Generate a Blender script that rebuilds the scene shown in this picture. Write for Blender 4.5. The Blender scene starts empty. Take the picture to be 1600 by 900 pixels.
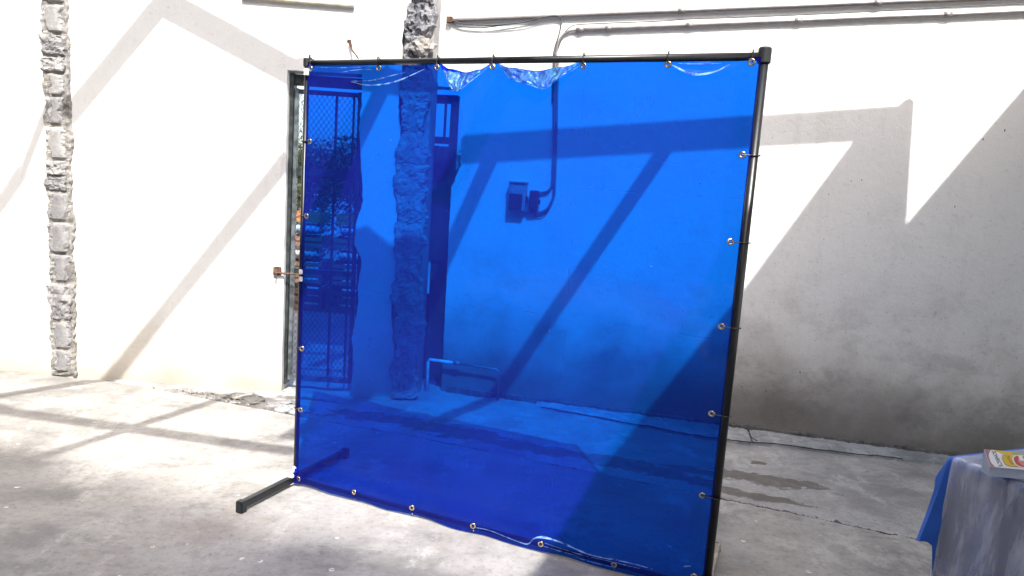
import bpy, bmesh, math, random
from mathutils import Vector, Matrix, noise
from mathutils.geometry import tessellate_polygon
random.seed(7)
S = bpy.context.scene
C = S.collection
R = math.radians

# ------------------------------------------------------------ camera, sky, sun, exposure
cam_d = bpy.data.cameras.new('camera')
cam = bpy.data.objects.new('camera', cam_d); C.objects.link(cam)
cam_d.sensor_width = 36.0
cam_d.lens = 24.3
cam_d.clip_start = 0.05
cam_d.clip_end = 2000.0
r_ = Vector((0.99772, 0.00863, 0.06700)); u_ = Vector((-0.06756, 0.12740, 0.98955)); f_ = Vector((0, 0.99181, -0.12769))
M3 = Matrix((r_, u_, -f_)).transposed()
cam.matrix_world = Matrix.Translation((0, 0, 1.5)) @ M3.to_4x4()
S.camera = cam

SUN_AZ, SUN_EL = R(-13.0), R(51.0)          # travel direction of the light: towards -x a little, +y, down
ray = Vector((math.cos(SUN_EL)*math.sin(SUN_AZ), math.cos(SUN_EL)*math.cos(SUN_AZ), -math.sin(SUN_EL)))
W = bpy.data.worlds.new('World'); S.world = W; W.use_nodes = True
nt = W.node_tree
sky = nt.nodes.new('ShaderNodeTexSky'); sky.sky_type = 'NISHITA'; sky.sun_disc = False
sky.sun_elevation = SUN_EL
to_sun = -ray
sky.sun_rotation = math.atan2(to_sun.x, to_sun.y)
sky.air_density = 1.0; sky.dust_density = 3.6; sky.ozone_density = 0.65
bg = nt.nodes['Background']; bg.inputs[1].default_value = 0.15
nt.links.new(sky.outputs[0], bg.inputs[0])
sun_d = bpy.data.lights.new('sun', 'SUN'); sun_d.energy = 2.6; sun_d.angle = R(0.55); sun_d.color = (1.0, 0.972, 0.925)
sun = bpy.data.objects.new('sun', sun_d); C.objects.link(sun)
sun.rotation_euler = ray.to_track_quat('-Z', 'Y').to_euler()
S.view_settings.view_transform = 'Standard'; S.view_settings.look = 'None'
S.view_settings.exposure = 1.76; S.view_settings.gamma = 1.0
S.cycles.transparent_max_bounces = 16
S.cycles.max_bounces = 10

# ------------------------------------------------------------ helpers
def link(o, parent=None):
    C.objects.link(o)
    if parent is not None: o.parent = parent
    return o
def tag(o, label=None, cat=None, group=None, kind=None):
    if label: o['label'] = label
    if cat: o['category'] = cat
    if group: o['group'] = group
    if kind: o['kind'] = kind
    return o
def empty(name, loc=(0, 0, 0), rz=0.0):
    o = bpy.data.objects.new(name, None); o.location = loc; o.rotation_euler = (0, 0, rz)
    o.empty_display_size = 0.1
    return link(o)
def obj(name, bm, mat, parent=None, smooth=False, loc=None):
    if isinstance(bm, bpy.types.Mesh): me = bm
    else:
        bmesh.ops.recalc_face_normals(bm, faces=bm.faces[:])
        me = bpy.data.meshes.new(name); bm.to_mesh(me); bm.free()
    if mat is not None and not me.materials: me.materials.append(mat)
    if smooth: me.polygons.foreach_set('use_smooth', [True]*len(me.polygons))
    o = bpy.data.objects.new(name, me)
    if loc is not None: o.location = loc
    return link(o, parent)
def bx(bm, lo, hi, bev=0.0, M=None):
    vs = [bm.verts.new((x, y, z)) for x in (lo[0], hi[0]) for y in (lo[1], hi[1]) for z in (lo[2], hi[2])]
    fs = [bm.faces.new([vs[i] for i in q]) for q in ((0,1,3,2),(4,6,7,5),(0,4,5,1),(2,3,7,6),(0,2,6,4),(1,5,7,3))]
    if bev > 0:
        es = list({e for f in fs for e in f.edges})
        r = bmesh.ops.bevel(bm, geom=es, offset=bev, segments=2, affect='EDGES')
        vs = list({v for v in r['verts']} | {v for v in vs if v.is_valid})
    if M is not None:
        for v in vs: v.co = M @ v.co
    return bm
def tube(bm, pts, rad, seg=10, caps=True):
    pts = [Vector(p) for p in pts]; rings = []
    n = len(pts); up = None
    for i, p in enumerate(pts):
        d = (pts[min(i+1, n-1)] - pts[max(i-1, 0)]).normalized()
        if up is None:
            up = Vector((0, 0, 1)) if abs(d.z) < 0.9 else Vector((1, 0, 0))
        a = d.cross(up).normalized(); b = a.cross(d).normalized(); up = b
        rr = rad[i] if isinstance(rad, (list, tuple)) else rad
        rings.append([bm.verts.new(p + a*rr*math.cos(2*math.pi*k/seg) + b*rr*math.sin(2*math.pi*k/seg)) for k in range(seg)])
    for i in range(n-1):
        for k in range(seg):
            bm.faces.new((rings[i][k], rings[i][(k+1) % seg], rings[i+1][(k+1) % seg], rings[i+1][k]))
    if caps:
        bm.faces.new(rings[0]); bm.faces.new(rings[-1])
    return bm
def torus(bm, c, axis, R1, r2, seg=16, s2=6, flat=1.0):
    q = Vector(axis).to_track_quat('Z', 'Y').to_matrix(); rings = []
    for i in range(seg):
        a = 2*math.pi*i/seg; ring = []
        for k in range(s2):
            b = 2*math.pi*k/s2
            p = Vector(((R1+r2*math.cos(b))*math.cos(a), (R1+r2*math.cos(b))*math.sin(a), r2*flat*math.sin(b)))
            ring.append(bm.verts.new(Vector(c) + q @ p))
        rings.append(ring)
    for i in range(seg):
        for k in range(s2):
            bm.faces.new((rings[i][k], rings[(i+1) % seg][k], rings[(i+1) % seg][(k+1) % s2], rings[i][(k+1) % s2]))
    return bm
def spline(pts, n=8):
    pts = [Vector(p) for p in pts]; out = []
    P = [pts[0]*2-pts[1]] + pts + [pts[-1]*2-pts[-2]]
    for i in range(1, len(P)-2):
        for k in range(n):
            t = k/n; a, b, c, d = P[i-1], P[i], P[i+1], P[i+2]
            out.append(0.5*((2*b)+(c-a)*t+(2*a-5*b+4*c-d)*t*t+(3*b-a-3*c+d)*t**3))
    out.append(pts[-1]); return out
def prism(bm, poly, axis_vec, origin=Vector((0, 0, 0)), U=Vector((1, 0, 0)), V=Vector((0, 0, 1))):
    """extruded polygon given in (U, V) coordinates"""
    P = [origin + U*a + V*b for a, b in poly]
    tri = tessellate_polygon([[Vector((a, b, 0)) for a, b in poly]])
    A = [bm.verts.new(p) for p in P]; B = [bm.verts.new(p + axis_vec) for p in P]
    for t in tri:
        bm.faces.new([A[i] for i in t]); bm.faces.new([B[i] for i in reversed(t)])
    n = len(P)
    for i in range(n):
        bm.faces.new((A[i], A[(i+1) % n], B[(i+1) % n], B[i]))
    return bm
def rag(a, b, step=0.035, amp=0.012, seed=0.0):
    """ragged polyline from a (included) to b (excluded)"""
    a = Vector((a[0], a[1])); b = Vector((b[0], b[1])); L = (b-a).length; n = max(1, int(L/step)); d = (b-a)/n
    nn = Vector((-d.y, d.x)).normalized(); out = []
    for i in range(n):
        p = a + d*i
        k = noise.noise(Vector((p.x*6+seed, p.y*6, seed)))*1.6 + noise.noise(Vector((p.x*23+seed, p.y*23, seed+4)))
        if i: p = p + nn*k*amp
        out.append((p.x, p.y))
    return out
def sm(x, a, b):
    t = max(0.0, min(1.0, (x-a)/(b-a))); return t*t*(3-2*t)

# ------------------------------------------------------------ materials
class Mt:
    def __init__(s, name):
        s.m = bpy.data.materials.new(name); s.m.use_nodes = True; s.t = s.m.node_tree
        s.b = s.t.nodes['Principled BSDF']; s.out = s.t.nodes['Material Output']
        s.co = s.t.nodes.new('ShaderNodeTexCoord').outputs['Object']
    def n(s, typ, **kw):
        nd = s.t.nodes.new(typ)
        for k, v in kw.items(): setattr(nd, k, v)
        return nd
    def L(s, a, b): s.t.links.new(a, b)
    def val(s, sock, v):
        if isinstance(v, (int, float)): sock.default_value = v
        elif isinstance(v, (tuple, list)): sock.default_value = tuple(v) + ((1,) if len(v) == 3 and sock.type == 'RGBA' else ())
        else: s.L(v, sock)
    def noise(s, scale, det=4, rough=0.55, vec=None, sc3=None, dist=0.0):
        v = vec or s.co
        if sc3:
            mp = s.n('ShaderNodeMapping'); s.L(v, mp.inputs[0]); mp.inputs['Scale'].default_value = sc3; v = mp.outputs[0]
        nd = s.n('ShaderNodeTexNoise'); s.L(v, nd.inputs['Vector'])
        nd.inputs['Scale'].default_value = scale; nd.inputs['Detail'].default_value = det; nd.inputs['Roughness'].default_value = rough
        nd.inputs['Distortion'].default_value = dist
        return nd.outputs['Fac']
    def vor(s, scale, feat='F1', vec=None):
        nd = s.n('ShaderNodeTexVoronoi', feature=feat); s.L(vec or s.co, nd.inputs['Vector']); nd.inputs['Scale'].default_value = scale
        return nd.outputs['Distance']
    def rng(s, v, a, b, c=0.0, d=1.0):
        nd = s.n('ShaderNodeMapRange', interpolation_type='SMOOTHSTEP'); s.L(v, nd.inputs[0])
        for i, x in enumerate((a, b, c, d)): nd.inputs[i+1].default_value = x
        return nd.outputs[0]
    def ma(s, op, a, b=0.0, clamp=False):
        nd = s.n('ShaderNodeMath', operation=op); nd.use_clamp = clamp
        s.val(nd.inputs[0], a); s.val(nd.inputs[1], b); return nd.outputs[0]
    def mix(s, f, a, b, bt='MIX'):
        nd = s.n('ShaderNodeMix', data_type='RGBA', blend_type=bt); s.val(nd.inputs[0], f)
        s.val(nd.inputs[6], a); s.val(nd.inputs[7], b); return nd.outputs[2]
    def sep(s):
        nd = s.n('ShaderNodeSeparateXYZ'); s.L(s.co, nd.inputs[0]); return nd.outputs
    def bump(s, h, strength=0.4, dist=0.01, nrm=None):
        nd = s.n('ShaderNodeBump'); s.L(h, nd.inputs['Height']); nd.inputs['Strength'].default_value = strength
        nd.inputs['Distance'].default_value = dist
        if nrm is not None: s.L(nrm, nd.inputs['Normal'])
        return nd.outputs[0]
    def fin(s, col, rough=0.8, nrm=None, metal=0.0, spec=None):
        s.val(s.b.inputs['Base Color'], col); s.val(s.b.inputs['Roughness'], rough); s.b.inputs['Metallic'].default_value = metal
        if spec is not None: s.b.inputs['Specular IOR Level'].default_value = spec
        if nrm is not None: s.L(nrm, s.b.inputs['Normal'])
        return s.m
def simple(name, col, rough=0.6, metal=0.0, var=0.15, sc=30.0, bmp=0.1):
    k = Mt(name); n = k.noise(sc, 4)
    c2 = tuple(max(0, x*(1-var*2)) for x in col)
    return k.fin(k.mix(k.rng(n, 0.35, 0.65), col, c2), rough, k.bump(k.noise(sc*3, 3), bmp, 0.002), metal)

# limewashed plaster with grime rising from the foot
def plaster(name, base, low, foot, h_low, h_foot, chips=0.5):
    k = Mt(name); x, y, z = k.sep()
    big = k.noise(0.9, 5, 0.6); mid = k.noise(3.5, 6, 0.62); fine = k.noise(26, 6, 0.7)
    zz = k.ma('ADD', z, k.ma('MULTIPLY', k.ma('SUBTRACT', big, 0.5), -0.9))
    zz = k.ma('ADD', zz, k.ma('MULTIPLY', k.ma('SUBTRACT', mid, 0.5), -0.35))
    c = k.mix(k.rng(zz, h_low[1], h_low[0]), base, low)
    c = k.mix(k.ma('MULTIPLY', k.rng(zz, h_foot[1], h_foot[0]), 0.95), c, foot)
    # faint scuffs everywhere
    c = k.mix(k.ma('MULTIPLY', k.rng(mid, 0.55, 0.75), 0.16), c, (0.36, 0.34, 0.31))
    c = k.mix(k.ma('MULTIPLY', k.rng(fine, 0.56, 0.72), 0.22), c, (0.30, 0.28, 0.26))
    st = k.noise(5, 5, 0.7, sc3=(1.0, 1.0, 0.16))
    c = k.mix(k.ma('MULTIPLY', k.rng(st, 0.56, 0.72), 0.14), c, (0.40, 0.37, 0.33))
    gr = k.ma('MULTIPLY', k.rng(k.noise(2.6, 8, 0.72, sc3=(0.8, 0.8, 1.2)), 0.47, 0.62), k.rng(z, 1.5, 0.2, 0.0, 0.75))
    c = k.mix(k.ma('MULTIPLY', gr, chips*0.45), c, tuple(v*0.62 for v in foot))
    sp = k.ma('MULTIPLY', k.rng(k.noise(58, 4, 0.75), 0.60, 0.70), k.rng(z, 2.4, 0.4, 0.12, 0.6))
    c = k.mix(sp, c, tuple(v*0.8 for v in foot))
    # chipped spots gathered in patches
    v = k.noise(42, 5, 0.8); patch = k.rng(k.noise(2.1, 4, 0.6), 0.50, 0.62)
    low_only = k.rng(z, 1.3, 0.25, 0.35, 1.0)
    ch = k.ma('MULTIPLY', k.ma('MULTIPLY', k.rng(v, 0.60, 0.66), patch), k.ma('MULTIPLY', low_only, chips))
    c = k.mix(ch, c, (0.13, 0.135, 0.14))
    pit = k.rng(k.vor(9.0), 0.035, 0.02)
    pk = k.ma('MULTIPLY', pit, k.rng(k.noise(4.0, 2), 0.55, 0.62))
    c = k.mix(k.ma('MULTIPLY', pk, 0.8), c, (0.10, 0.10, 0.10))
    h = k.ma('ADD', k.ma('MULTIPLY', k.noise(14, 6, 0.65), 0.6), k.ma('MULTIPLY', k.noise(90, 4, 0.6), 0.18))
    h = k.ma('SUBTRACT', h, k.ma('ADD', k.ma('MULTIPLY', ch, 0.5), pk))
    return k.fin(c, 0.9, k.bump(h, 0.55, 0.012), spec=0.2)
m_wall_l = plaster('white_plaster', (0.665, 0.675, 0.66), (0.54, 0.515, 0.465), (0.33, 0.30, 0.25), (0.10, 0.80), (-0.12, 0.34), 0.3)
m_wall_r = plaster('dirty_white_plaster', (0.74, 0.745, 0.715), (0.61, 0.60, 0.56), (0.160, 0.147, 0.130), (0.25, 1.35), (0.05, 0.80), 0.9)

def concrete(name, base, dark, light, spots=0.0, stains=None, sc=1.0, bumpk=0.3, tint=(0.42, 0.36, 0.27)):
    k = Mt(name); x, y, z = k.sep()
    a = k.noise(0.9*sc, 7, 0.62, dist=0.2); b = k.noise(3.1*sc, 9, 0.72, sc3=(0.8, 1.3, 1.0), dist=0.15); f = k.noise(30*sc, 7, 0.8); g2 = k.noise(11*sc, 6, 0.7)
    ab = k.ma('ADD', k.ma('MULTIPLY', a, 0.6), k.ma('ADD', k.ma('MULTIPLY', b, 0.3), k.ma('MULTIPLY', g2, 0.1)))
    c = k.mix(k.rng(ab, 0.42, 0.56), dark, light)
    c = k.mix(k.ma('MULTIPLY', k.rng(b, 0.40, 0.62), 0.5), c, base)
    blot = k.ma('MULTIPLY', k.rng(k.noise(1.7*sc, 8, 0.74, sc3=(0.7, 1.5, 1)), 0.53, 0.60), k.rng(g2, 0.35, 0.6, 0.3, 0.9))
    c = k.mix(k.ma('MULTIPLY', blot, 0.55), c, tuple(v*0.72 for v in dark))
    pal = k.ma('MULTIPLY', k.rng(k.noise(2.3*sc, 8, 0.75, sc3=(1.2, 0.8, 1), vec=None), 0.52, 0.62), 0.7)
    c = k.mix(pal, c, tuple(min(1, v*1.18) for v in light))
    c = k.mix(k.ma('MULTIPLY', k.rng(k.noise(1.3*sc, 6, 0.65), 0.52, 0.64), 0.5), c, tint)
    c = k.mix(k.ma('MULTIPLY', k.rng(g2, 0.46, 0.66), 0.35), c, tuple(v*0.78 for v in dark))
    c = k.mix(k.ma('MULTIPLY', k.rng(f, 0.48, 0.70), 0.60), c, tuple(v*0.6 for v in dark))
    c = k.mix(k.ma('MULTIPLY', k.rng(k.noise(75*sc, 3, 0.7), 0.58, 0.72), 0.25), c, tuple(min(1, v*1.3) for v in light))
    if spots:
        w = k.rng(k.vor(8.0), 0.12, 0.06); w = k.ma('MULTIPLY', w, k.rng(k.noise(2.3, 2), 0.46, 0.52))
        w = k.ma('MULTIPLY', w, k.rng(k.noise(50, 2), 0.42, 0.5))
        c = k.mix(k.ma('MULTIPLY', w, spots), c, (0.62, 0.60, 0.56))
    rough = 0.78
    if stains:
        dn = k.ma('ADD', k.ma('MULTIPLY', k.ma('SUBTRACT', k.noise(6, 5, 0.6, sc3=(1, 2.2, 1)), 0.5), 1.9), k.ma('MULTIPLY', k.ma('SUBTRACT', k.noise(22, 7, 0.75, sc3=(0.7, 1.3, 1)), 0.5), 2.4))
        tot = None
        for (cx, cy, rx, ry, an) in stains:
            dx = k.ma('SUBTRACT', x, cx); dy = k.ma('SUBTRACT', y, cy); ca, sa = math.cos(an), math.sin(an)
            p = k.ma('DIVIDE', k.ma('ADD', k.ma('MULTIPLY', dx, ca), k.ma('MULTIPLY', dy, sa)), rx)
            q = k.ma('DIVIDE', k.ma('SUBTRACT', k.ma('MULTIPLY', dy, ca), k.ma('MULTIPLY', dx, sa)), ry)
            d = k.ma('SQRT', k.ma('ADD', k.ma('MULTIPLY', p, p), k.ma('MULTIPLY', q, q)))
            mk = k.rng(k.ma('ADD', d, dn), 1.05, 0.95)
            tot = mk if tot is None else k.ma('MAXIMUM', tot, mk)
        c = k.mix(k.ma('MULTIPLY', tot, k.rng(k.noise(16, 5, 0.7), 0.3, 0.6, 0.7, 0.95)), c, (0.115, 0.105, 0.092))
    h = k.ma('ADD', k.ma('MULTIPLY', k.noise(9*sc, 7, 0.7), 0.7), k.ma('MULTIPLY', k.noise(80*sc, 4, 0.65), 0.3))
    k.t.nodes.active = None
    return k.fin(c, rough, k.bump(h, bumpk, 0.012), spec=0.35)
m_slab = concrete('polished_concrete', (0.278, 0.264, 0.242), (0.195, 0.188, 0.177), (0.365, 0.350, 0.325), spots=1.0, bumpk=0.25, tint=(0.268, 0.238, 0.200))
m_old = concrete('old_rough_concrete', (0.31, 0.305, 0.295), (0.235, 0.23, 0.225), (0.38, 0.375, 0.36), sc=1.6, bumpk=0.8, tint=(0.24, 0.22, 0.20),
                 stains=[(1.52, 3.86, 0.33, 0.085, -0.25), (1.18, 3.92, 0.22, 0.06, -0.3), (1.36, 3.64, 0.36, 0.045, -0.36), (1.02, 3.82, 0.2, 0.05, -0.3), (1.6, 4.12, 0.05, 0.03, 0), (0.75, 3.95, 0.4, 0.10, -0.3), (-0.4, 4.35, 0.5, 0.12, -0.3), (-0.9, 4.5, 0.3, 0.1, -0.1), (0.2, 4.12, 0.5, 0.08, -0.3), (-2.0, 4.74, 0.32, 0.045, -0.1), (-1.62, 4.62, 0.3, 0.07, -0.25), (-1.45, 4.76, 0.22, 0.05, 0.0)])
m_foot = concrete('footing_concrete', (0.33, 0.34, 0.34), (0.23, 0.24, 0.245), (0.43, 0.44, 0.435), sc=3.0, bumpk=1.0, tint=(0.25, 0.25, 0.24))
m_block = concrete('grey_block', (0.23, 0.225, 0.222), (0.165, 0.166, 0.172), (0.31, 0.30, 0.295), sc=5.0, bumpk=0.6, tint=(0.25, 0.235, 0.215))
m_block3 = concrete('pale_grey_block', (0.30, 0.295, 0.29), (0.22, 0.216, 0.213), (0.38, 0.37, 0.36), sc=5.0, bumpk=0.5, tint=(0.27, 0.255, 0.235))
m_block2 = concrete('blue_grey_block', (0.17, 0.18, 0.20), (0.10, 0.105, 0.12), (0.30, 0.30, 0.31), sc=7.0, bumpk=1.0, tint=(0.22, 0.20, 0.19))
m_mortar = concrete('broken_mortar', (0.27, 0.26, 0.245), (0.15, 0.145, 0.14), (0.40, 0.385, 0.36), sc=8.0, bumpk=1.0, tint=(0.34, 0.28, 0.20))
m_dirt = concrete('dark_dirt', (0.12, 0.115, 0.11), (0.07, 0.067, 0.065), (0.20, 0.19, 0.18), sc=6.0, bumpk=1.0, tint=(0.12, 0.10, 0.08))
m_earth = concrete('dusty_earth', (0.34, 0.29, 0.27), (0.27, 0.23, 0.21), (0.42, 0.37, 0.34), sc=0.6, bumpk=0.6, tint=(0.30, 0.24, 0.19))
m_black = simple('black_painted_steel', (0.009, 0.010, 0.011), 0.36, 0.0, 0.2, 20, 0.08)
m_cap = simple('black_plastic', (0.014, 0.017, 0.020), 0.45)
m_worn = simple('worn_beige_steel', (0.34, 0.30, 0.24), 0.5, 0.3, 0.2, 25, 0.2)
m_brass = simple('nickel_grommet', (0.74, 0.62, 0.46), 0.25, 1.0, 0.1, 60, 0.05)
m_tape = simple('white_tape', (0.80, 0.80, 0.80), 0.5)
m_tie = simple('black_cable_tie', (0.02, 0.02, 0.02), 0.4)
m_pvc = simple('grey_conduit', (0.25, 0.235, 0.23), 0.45, 0.3, 0.12, 14, 0.1)
m_cable = simple('dark_cable', (0.06, 0.065, 0.075), 0.5)
m_tan = simple('tan_pipe', (0.52, 0.47, 0.36), 0.5, 0.0, 0.15, 14)
m_rust = simple('rusty_steel', (0.17, 0.09, 0.055), 0.8, 0.2, 0.35, 30, 0.5)
m_gate = simple('grey_green_gate_paint', (0.055, 0.065, 0.068), 0.45, 0.4, 0.3, 18, 0.3)
m_gate2 = simple('galvanised_angle', (0.19, 0.22, 0.235), 0.4, 0.5, 0.3, 18, 0.3)
m_wire = simple('galvanised_wire', (0.08, 0.075, 0.065), 0.5, 0.4, 0.2)
m_brown = simple('brown_door_paint', (0.10, 0.055, 0.045), 0.55, 0.0, 0.2, 12, 0.2)
m_redbox = simple('maroon_switch_paint', (0.16, 0.045, 0.05), 0.4)
m_greybox = simple('grey_switch_paint', (0.36, 0.37, 0.38), 0.4)
m_bark = simple('bark', (0.14, 0.10, 0.07), 0.9, 0.0, 0.3, 12, 0.6)
m_canopy = simple('canopy_steel', (0.25, 0.26, 0.27), 0.5, 0.5)
m_sheet = simple('corrugated_roofing', (0.40, 0.40, 0.40), 0.5, 0.3)
m_blocker_grey = simple('blocker_grey', (0.33, 0.33, 0.33), 0.9, 0.0, 0.2, 3)
m_blocker = simple('blocker_dark', (0.10, 0.105, 0.11), 0.9, 0.0, 0.2, 3)  # kept dark so the added left block bounces little light
m_steel = simple('table_steel', (0.30, 0.30, 0.31), 0.4, 0.6)
m_wood = simple('table_board', (0.40, 0.30, 0.20), 0.6)
def leafm(name, a, b):
    k = Mt(name); c = k.mix(k.rng(k.noise(1.3, 3), 0.4, 0.6), a, b)
    k.b.inputs['Transmission Weight'].default_value = 0.0
    return k.fin(c, 0.55)
m_leaf = leafm('leaf_green', (0.085, 0.12, 0.035), (0.04, 0.065, 0.02))
m_leaf2 = leafm('leaf_dark', (0.045, 0.07, 0.022), (0.025, 0.04, 0.015))

m_pit = simple('pit_grey', (0.10, 0.10, 0.10), 0.9)
m_crackm = simple('crack_shadow_dirt', (0.035, 0.031, 0.028), 0.95, 0.0, 0.3, 40, 0.3)
def vinyl():
    k = Mt('blue_welding_vinyl'); t = k.t; t.nodes.remove(k.b)
    tr = k.n('ShaderNodeBsdfTransparent'); tr.inputs[0].default_value = (0.0010, 0.126, 0.60, 1)
    h = k.ma('ADD', k.noise(3.0, 4, 0.55, sc3=(1, 1, 0.6)), k.ma('MULTIPLY', k.noise(14, 4, 0.5, sc3=(1, 1, 0.5)), 0.10))
    nb = k.bump(h, 0.22, 0.025)
    gl = k.n('ShaderNodeBsdfGlossy'); gl.inputs['Roughness'].default_value = 0.075; gl.inputs[0].default_value = (0.9, 0.95, 1, 1); k.L(nb, gl.inputs['Normal'])
    df = k.n('ShaderNodeBsdfDiffuse'); df.inputs[0].default_value = (0.022, 0.036, 0.70, 1); k.L(nb, df.inputs['Normal'])
    tl = k.n('ShaderNodeBsdfTranslucent'); tl.inputs[0].default_value = (0.02, 0.06, 0.80, 1)
    m1 = k.n('ShaderNodeMixShader'); m1.inputs[0].default_value = 0.5; k.L(df.outputs[0], m1.inputs[1]); k.L(tl.outputs[0], m1.inputs[2])
    m2 = k.n('ShaderNodeMixShader'); k.L(tr.outputs[0], m2.inputs[1])
    x, y, z = k.sep(); wob = k.ma('MULTIPLY', k.ma('SUBTRACT', k.noise(2.2, 3), 0.5), 0.05)
    def line(c, pos, wd): return k.rng(k.ma('ABSOLUTE', k.ma('ADD', k.ma('SUBTRACT', c, pos), wob)), wd, 0.0)
    ln = k.ma('MAXIMUM', k.ma('MAXIMUM', line(z, 1.03, 0.004), line(z, 1.56, 0.003)), k.ma('MAXIMUM', line(x, 1.36, 0.004), line(x, 0.72, 0.003)))
    ln = k.ma('MULTIPLY', ln, k.rng(k.noise(6, 4), 0.45, 0.62, 0.0, 0.10))
    dust = k.ma('MULTIPLY', k.rng(k.vor(11.0), 0.028, 0.014), k.rng(k.noise(3, 2), 0.53, 0.57, 0.0, 0.6))
    scuf = k.rng(k.noise(9, 7, 0.75, sc3=(1, 1, 0.5)), 0.56, 0.74, 0.0, 0.05)
    cloud = k.rng(k.noise(1.6, 4, 0.5), 0.35, 0.68, 0.17, 0.25)
    k.L(k.ma('ADD', k.ma('ADD', cloud, ln), k.ma('ADD', dust, scuf), True), m2.inputs[0])
    dcol = k.mix(k.ma('MULTIPLY', dust, 1.4, True), (0.030, 0.032, 0.62), (0.6, 0.65, 0.75)); k.L(dcol, df.inputs[0]); k.L(m1.outputs[0], m2.inputs[2])
    fr = k.n('ShaderNodeLayerWeight'); fr.inputs['Blend'].default_value = 0.32; k.L(nb, fr.inputs['Normal'])
    fac = k.rng(fr.outputs['Fresnel'], 0.0, 1.0, 0.012, 0.9)
    m3 = k.n('ShaderNodeMixShader'); k.L(k.ma('MULTIPLY', fr.outputs['Fresnel'], 0.24), m3.inputs[0]); k.L(m2.outputs[0], m3.inputs[1]); k.L(gl.outputs[0], m3.inputs[2])
    k.L(m3.outputs[0], k.out.inputs[0]); return k.m
m_vinyl = vinyl()
def creased():
    k = Mt('creased_blue_vinyl'); t = k.t; t.nodes.remove(k.b)
    tr = k.n('ShaderNodeBsdfTransparent'); tr.inputs[0].default_value = (0.01, 0.22, 0.80, 1)
    nb = k.bump(k.noise(60, 4, 0.6, dist=1.0), 0.35, 0.006)
    gl = k.n('ShaderNodeBsdfGlossy'); gl.inputs['Roughness'].default_value = 0.16; gl.inputs[0].default_value = (0.30, 0.62, 1.0, 1); k.L(nb, gl.inputs['Normal'])
    df = k.n('ShaderNodeBsdfDiffuse'); df.inputs[0].default_value = (0.10, 0.36, 0.82, 1); k.L(nb, df.inputs['Normal'])  # paler diffuse blue paints in the light the folds catch
    m2 = k.n('ShaderNodeMixShader'); k.L(k.rng(k.noise(24, 5, 0.6, sc3=(1.5, 1, 0.7), dist=1.0), 0.42, 0.62, 0.10, 0.42), m2.inputs[0]); k.L(tr.outputs[0], m2.inputs[1]); k.L(df.outputs[0], m2.inputs[2])
    fr = k.n('ShaderNodeLayerWeight'); fr.inputs['Blend'].default_value = 0.4; k.L(nb, fr.inputs['Normal'])
    m3 = k.n('ShaderNodeMixShader'); k.L(k.ma('MULTIPLY', fr.outputs['Fresnel'], 0.55), m3.inputs[0]); k.L(m2.outputs[0], m3.inputs[1]); k.L(gl.outputs[0], m3.inputs[2])
    k.L(m3.outputs[0], k.out.inputs[0]); return k.m
m_crease = creased()
def clear_plastic():
    k = Mt('clear_plastic_film'); t = k.t; t.nodes.remove(k.b)
    tr = k.n('ShaderNodeBsdfTransparent'); tr.inputs[0].default_value = (0.90, 0.92, 0.96, 1)
    h = k.ma('ADD', k.ma('MULTIPLY', k.noise(20, 5, 0.6, sc3=(1, 1.6, 0.3), dist=0.6), 1.0), k.ma('MULTIPLY', k.noise(60, 4, 0.6, sc3=(1, 1.3, 0.3)), 0.3))
    nb = k.bump(h, 0.28, 0.012)
    gl = k.n('ShaderNodeBsdfGlossy'); gl.inputs['Roughness'].default_value = 0.17; gl.inputs[0].default_value = (1, 1, 1, 1); k.L(nb, gl.inputs['Normal'])
    df = k.n('ShaderNodeBsdfDiffuse'); df.inputs[0].default_value = (0.66, 0.70, 0.84, 1)  # milky film, its lavender white raised to paint in reflected sheen
    m2 = k.n('ShaderNodeMixShader'); k.L(k.rng(k.noise(15, 6, 0.62, sc3=(1, 1, 0.16), dist=0.3), 0.40, 0.66, 0.24, 0.58), m2.inputs[0]); k.L(tr.outputs[0], m2.inputs[1]); k.L(df.outputs[0], m2.inputs[2])
    fr = k.n('ShaderNodeLayerWeight'); fr.inputs['Blend'].default_value = 0.44; k.L(nb, fr.inputs['Normal'])
    m3 = k.n('ShaderNodeMixShader'); k.L(fr.outputs['Fresnel'], m3.inputs[0]); k.L(m2.outputs[0], m3.inputs[1]); k.L(gl.outputs[0], m3.inputs[2])
    k.L(m3.outputs[0], k.out.inputs[0]); return k.m
m_clear = clear_plastic()
m_cloth = simple('blue_cloth', (0.012, 0.11, 0.52), 0.55, 0.0, 0.1, 8, 0.1)

# ------------------------------------------------------------ ground
bm = bmesh.new()
bx(bm, (-300, -300, -1.0), (300, 300, -0.05))
tag(obj('ground', bm, m_earth), kind='structure')
SE = [(-7.0, 5.35), (-2.7, 4.81), (-1.36, 4.37), (-0.54, 4.12), (0.72, 3.68), (1.92, 3.22), (4.2, 2.35), (9.0, 0.6)]   # slab edge
def slab_y(x):
    for (x0, y0), (x1, y1) in zip(SE, SE[1:]):
        if x <= x1: return y0 + (y1-y0)*(x-x0)/(x1-x0)
    return SE[-1][1]
bm = bmesh.new()
poly = [(-7.0, -7.0), (9.0, -7.0)]
x = 9.0
while x > -7.0:
    w = 0.012 + 0.02*sm(x, 0.2, 1.5)
    poly.append((x, slab_y(x) + w*(noise.noise(Vector((x*4, 1, 0))) + 0.6*noise.noise(Vector((x*17, 2, 0))) + 0.3*noise.noise(Vector((x*50, 3, 0))))))
    x -= 0.03 if -3 < x < 3 else 0.4
poly.append((-7.0, slab_y(-7.0)))
prism(bm, poly, Vector((0, 0, -0.06)), V=Vector((0, 1, 0)))
tag(obj('concrete_slab', bm, m_slab), kind='structure')

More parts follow.
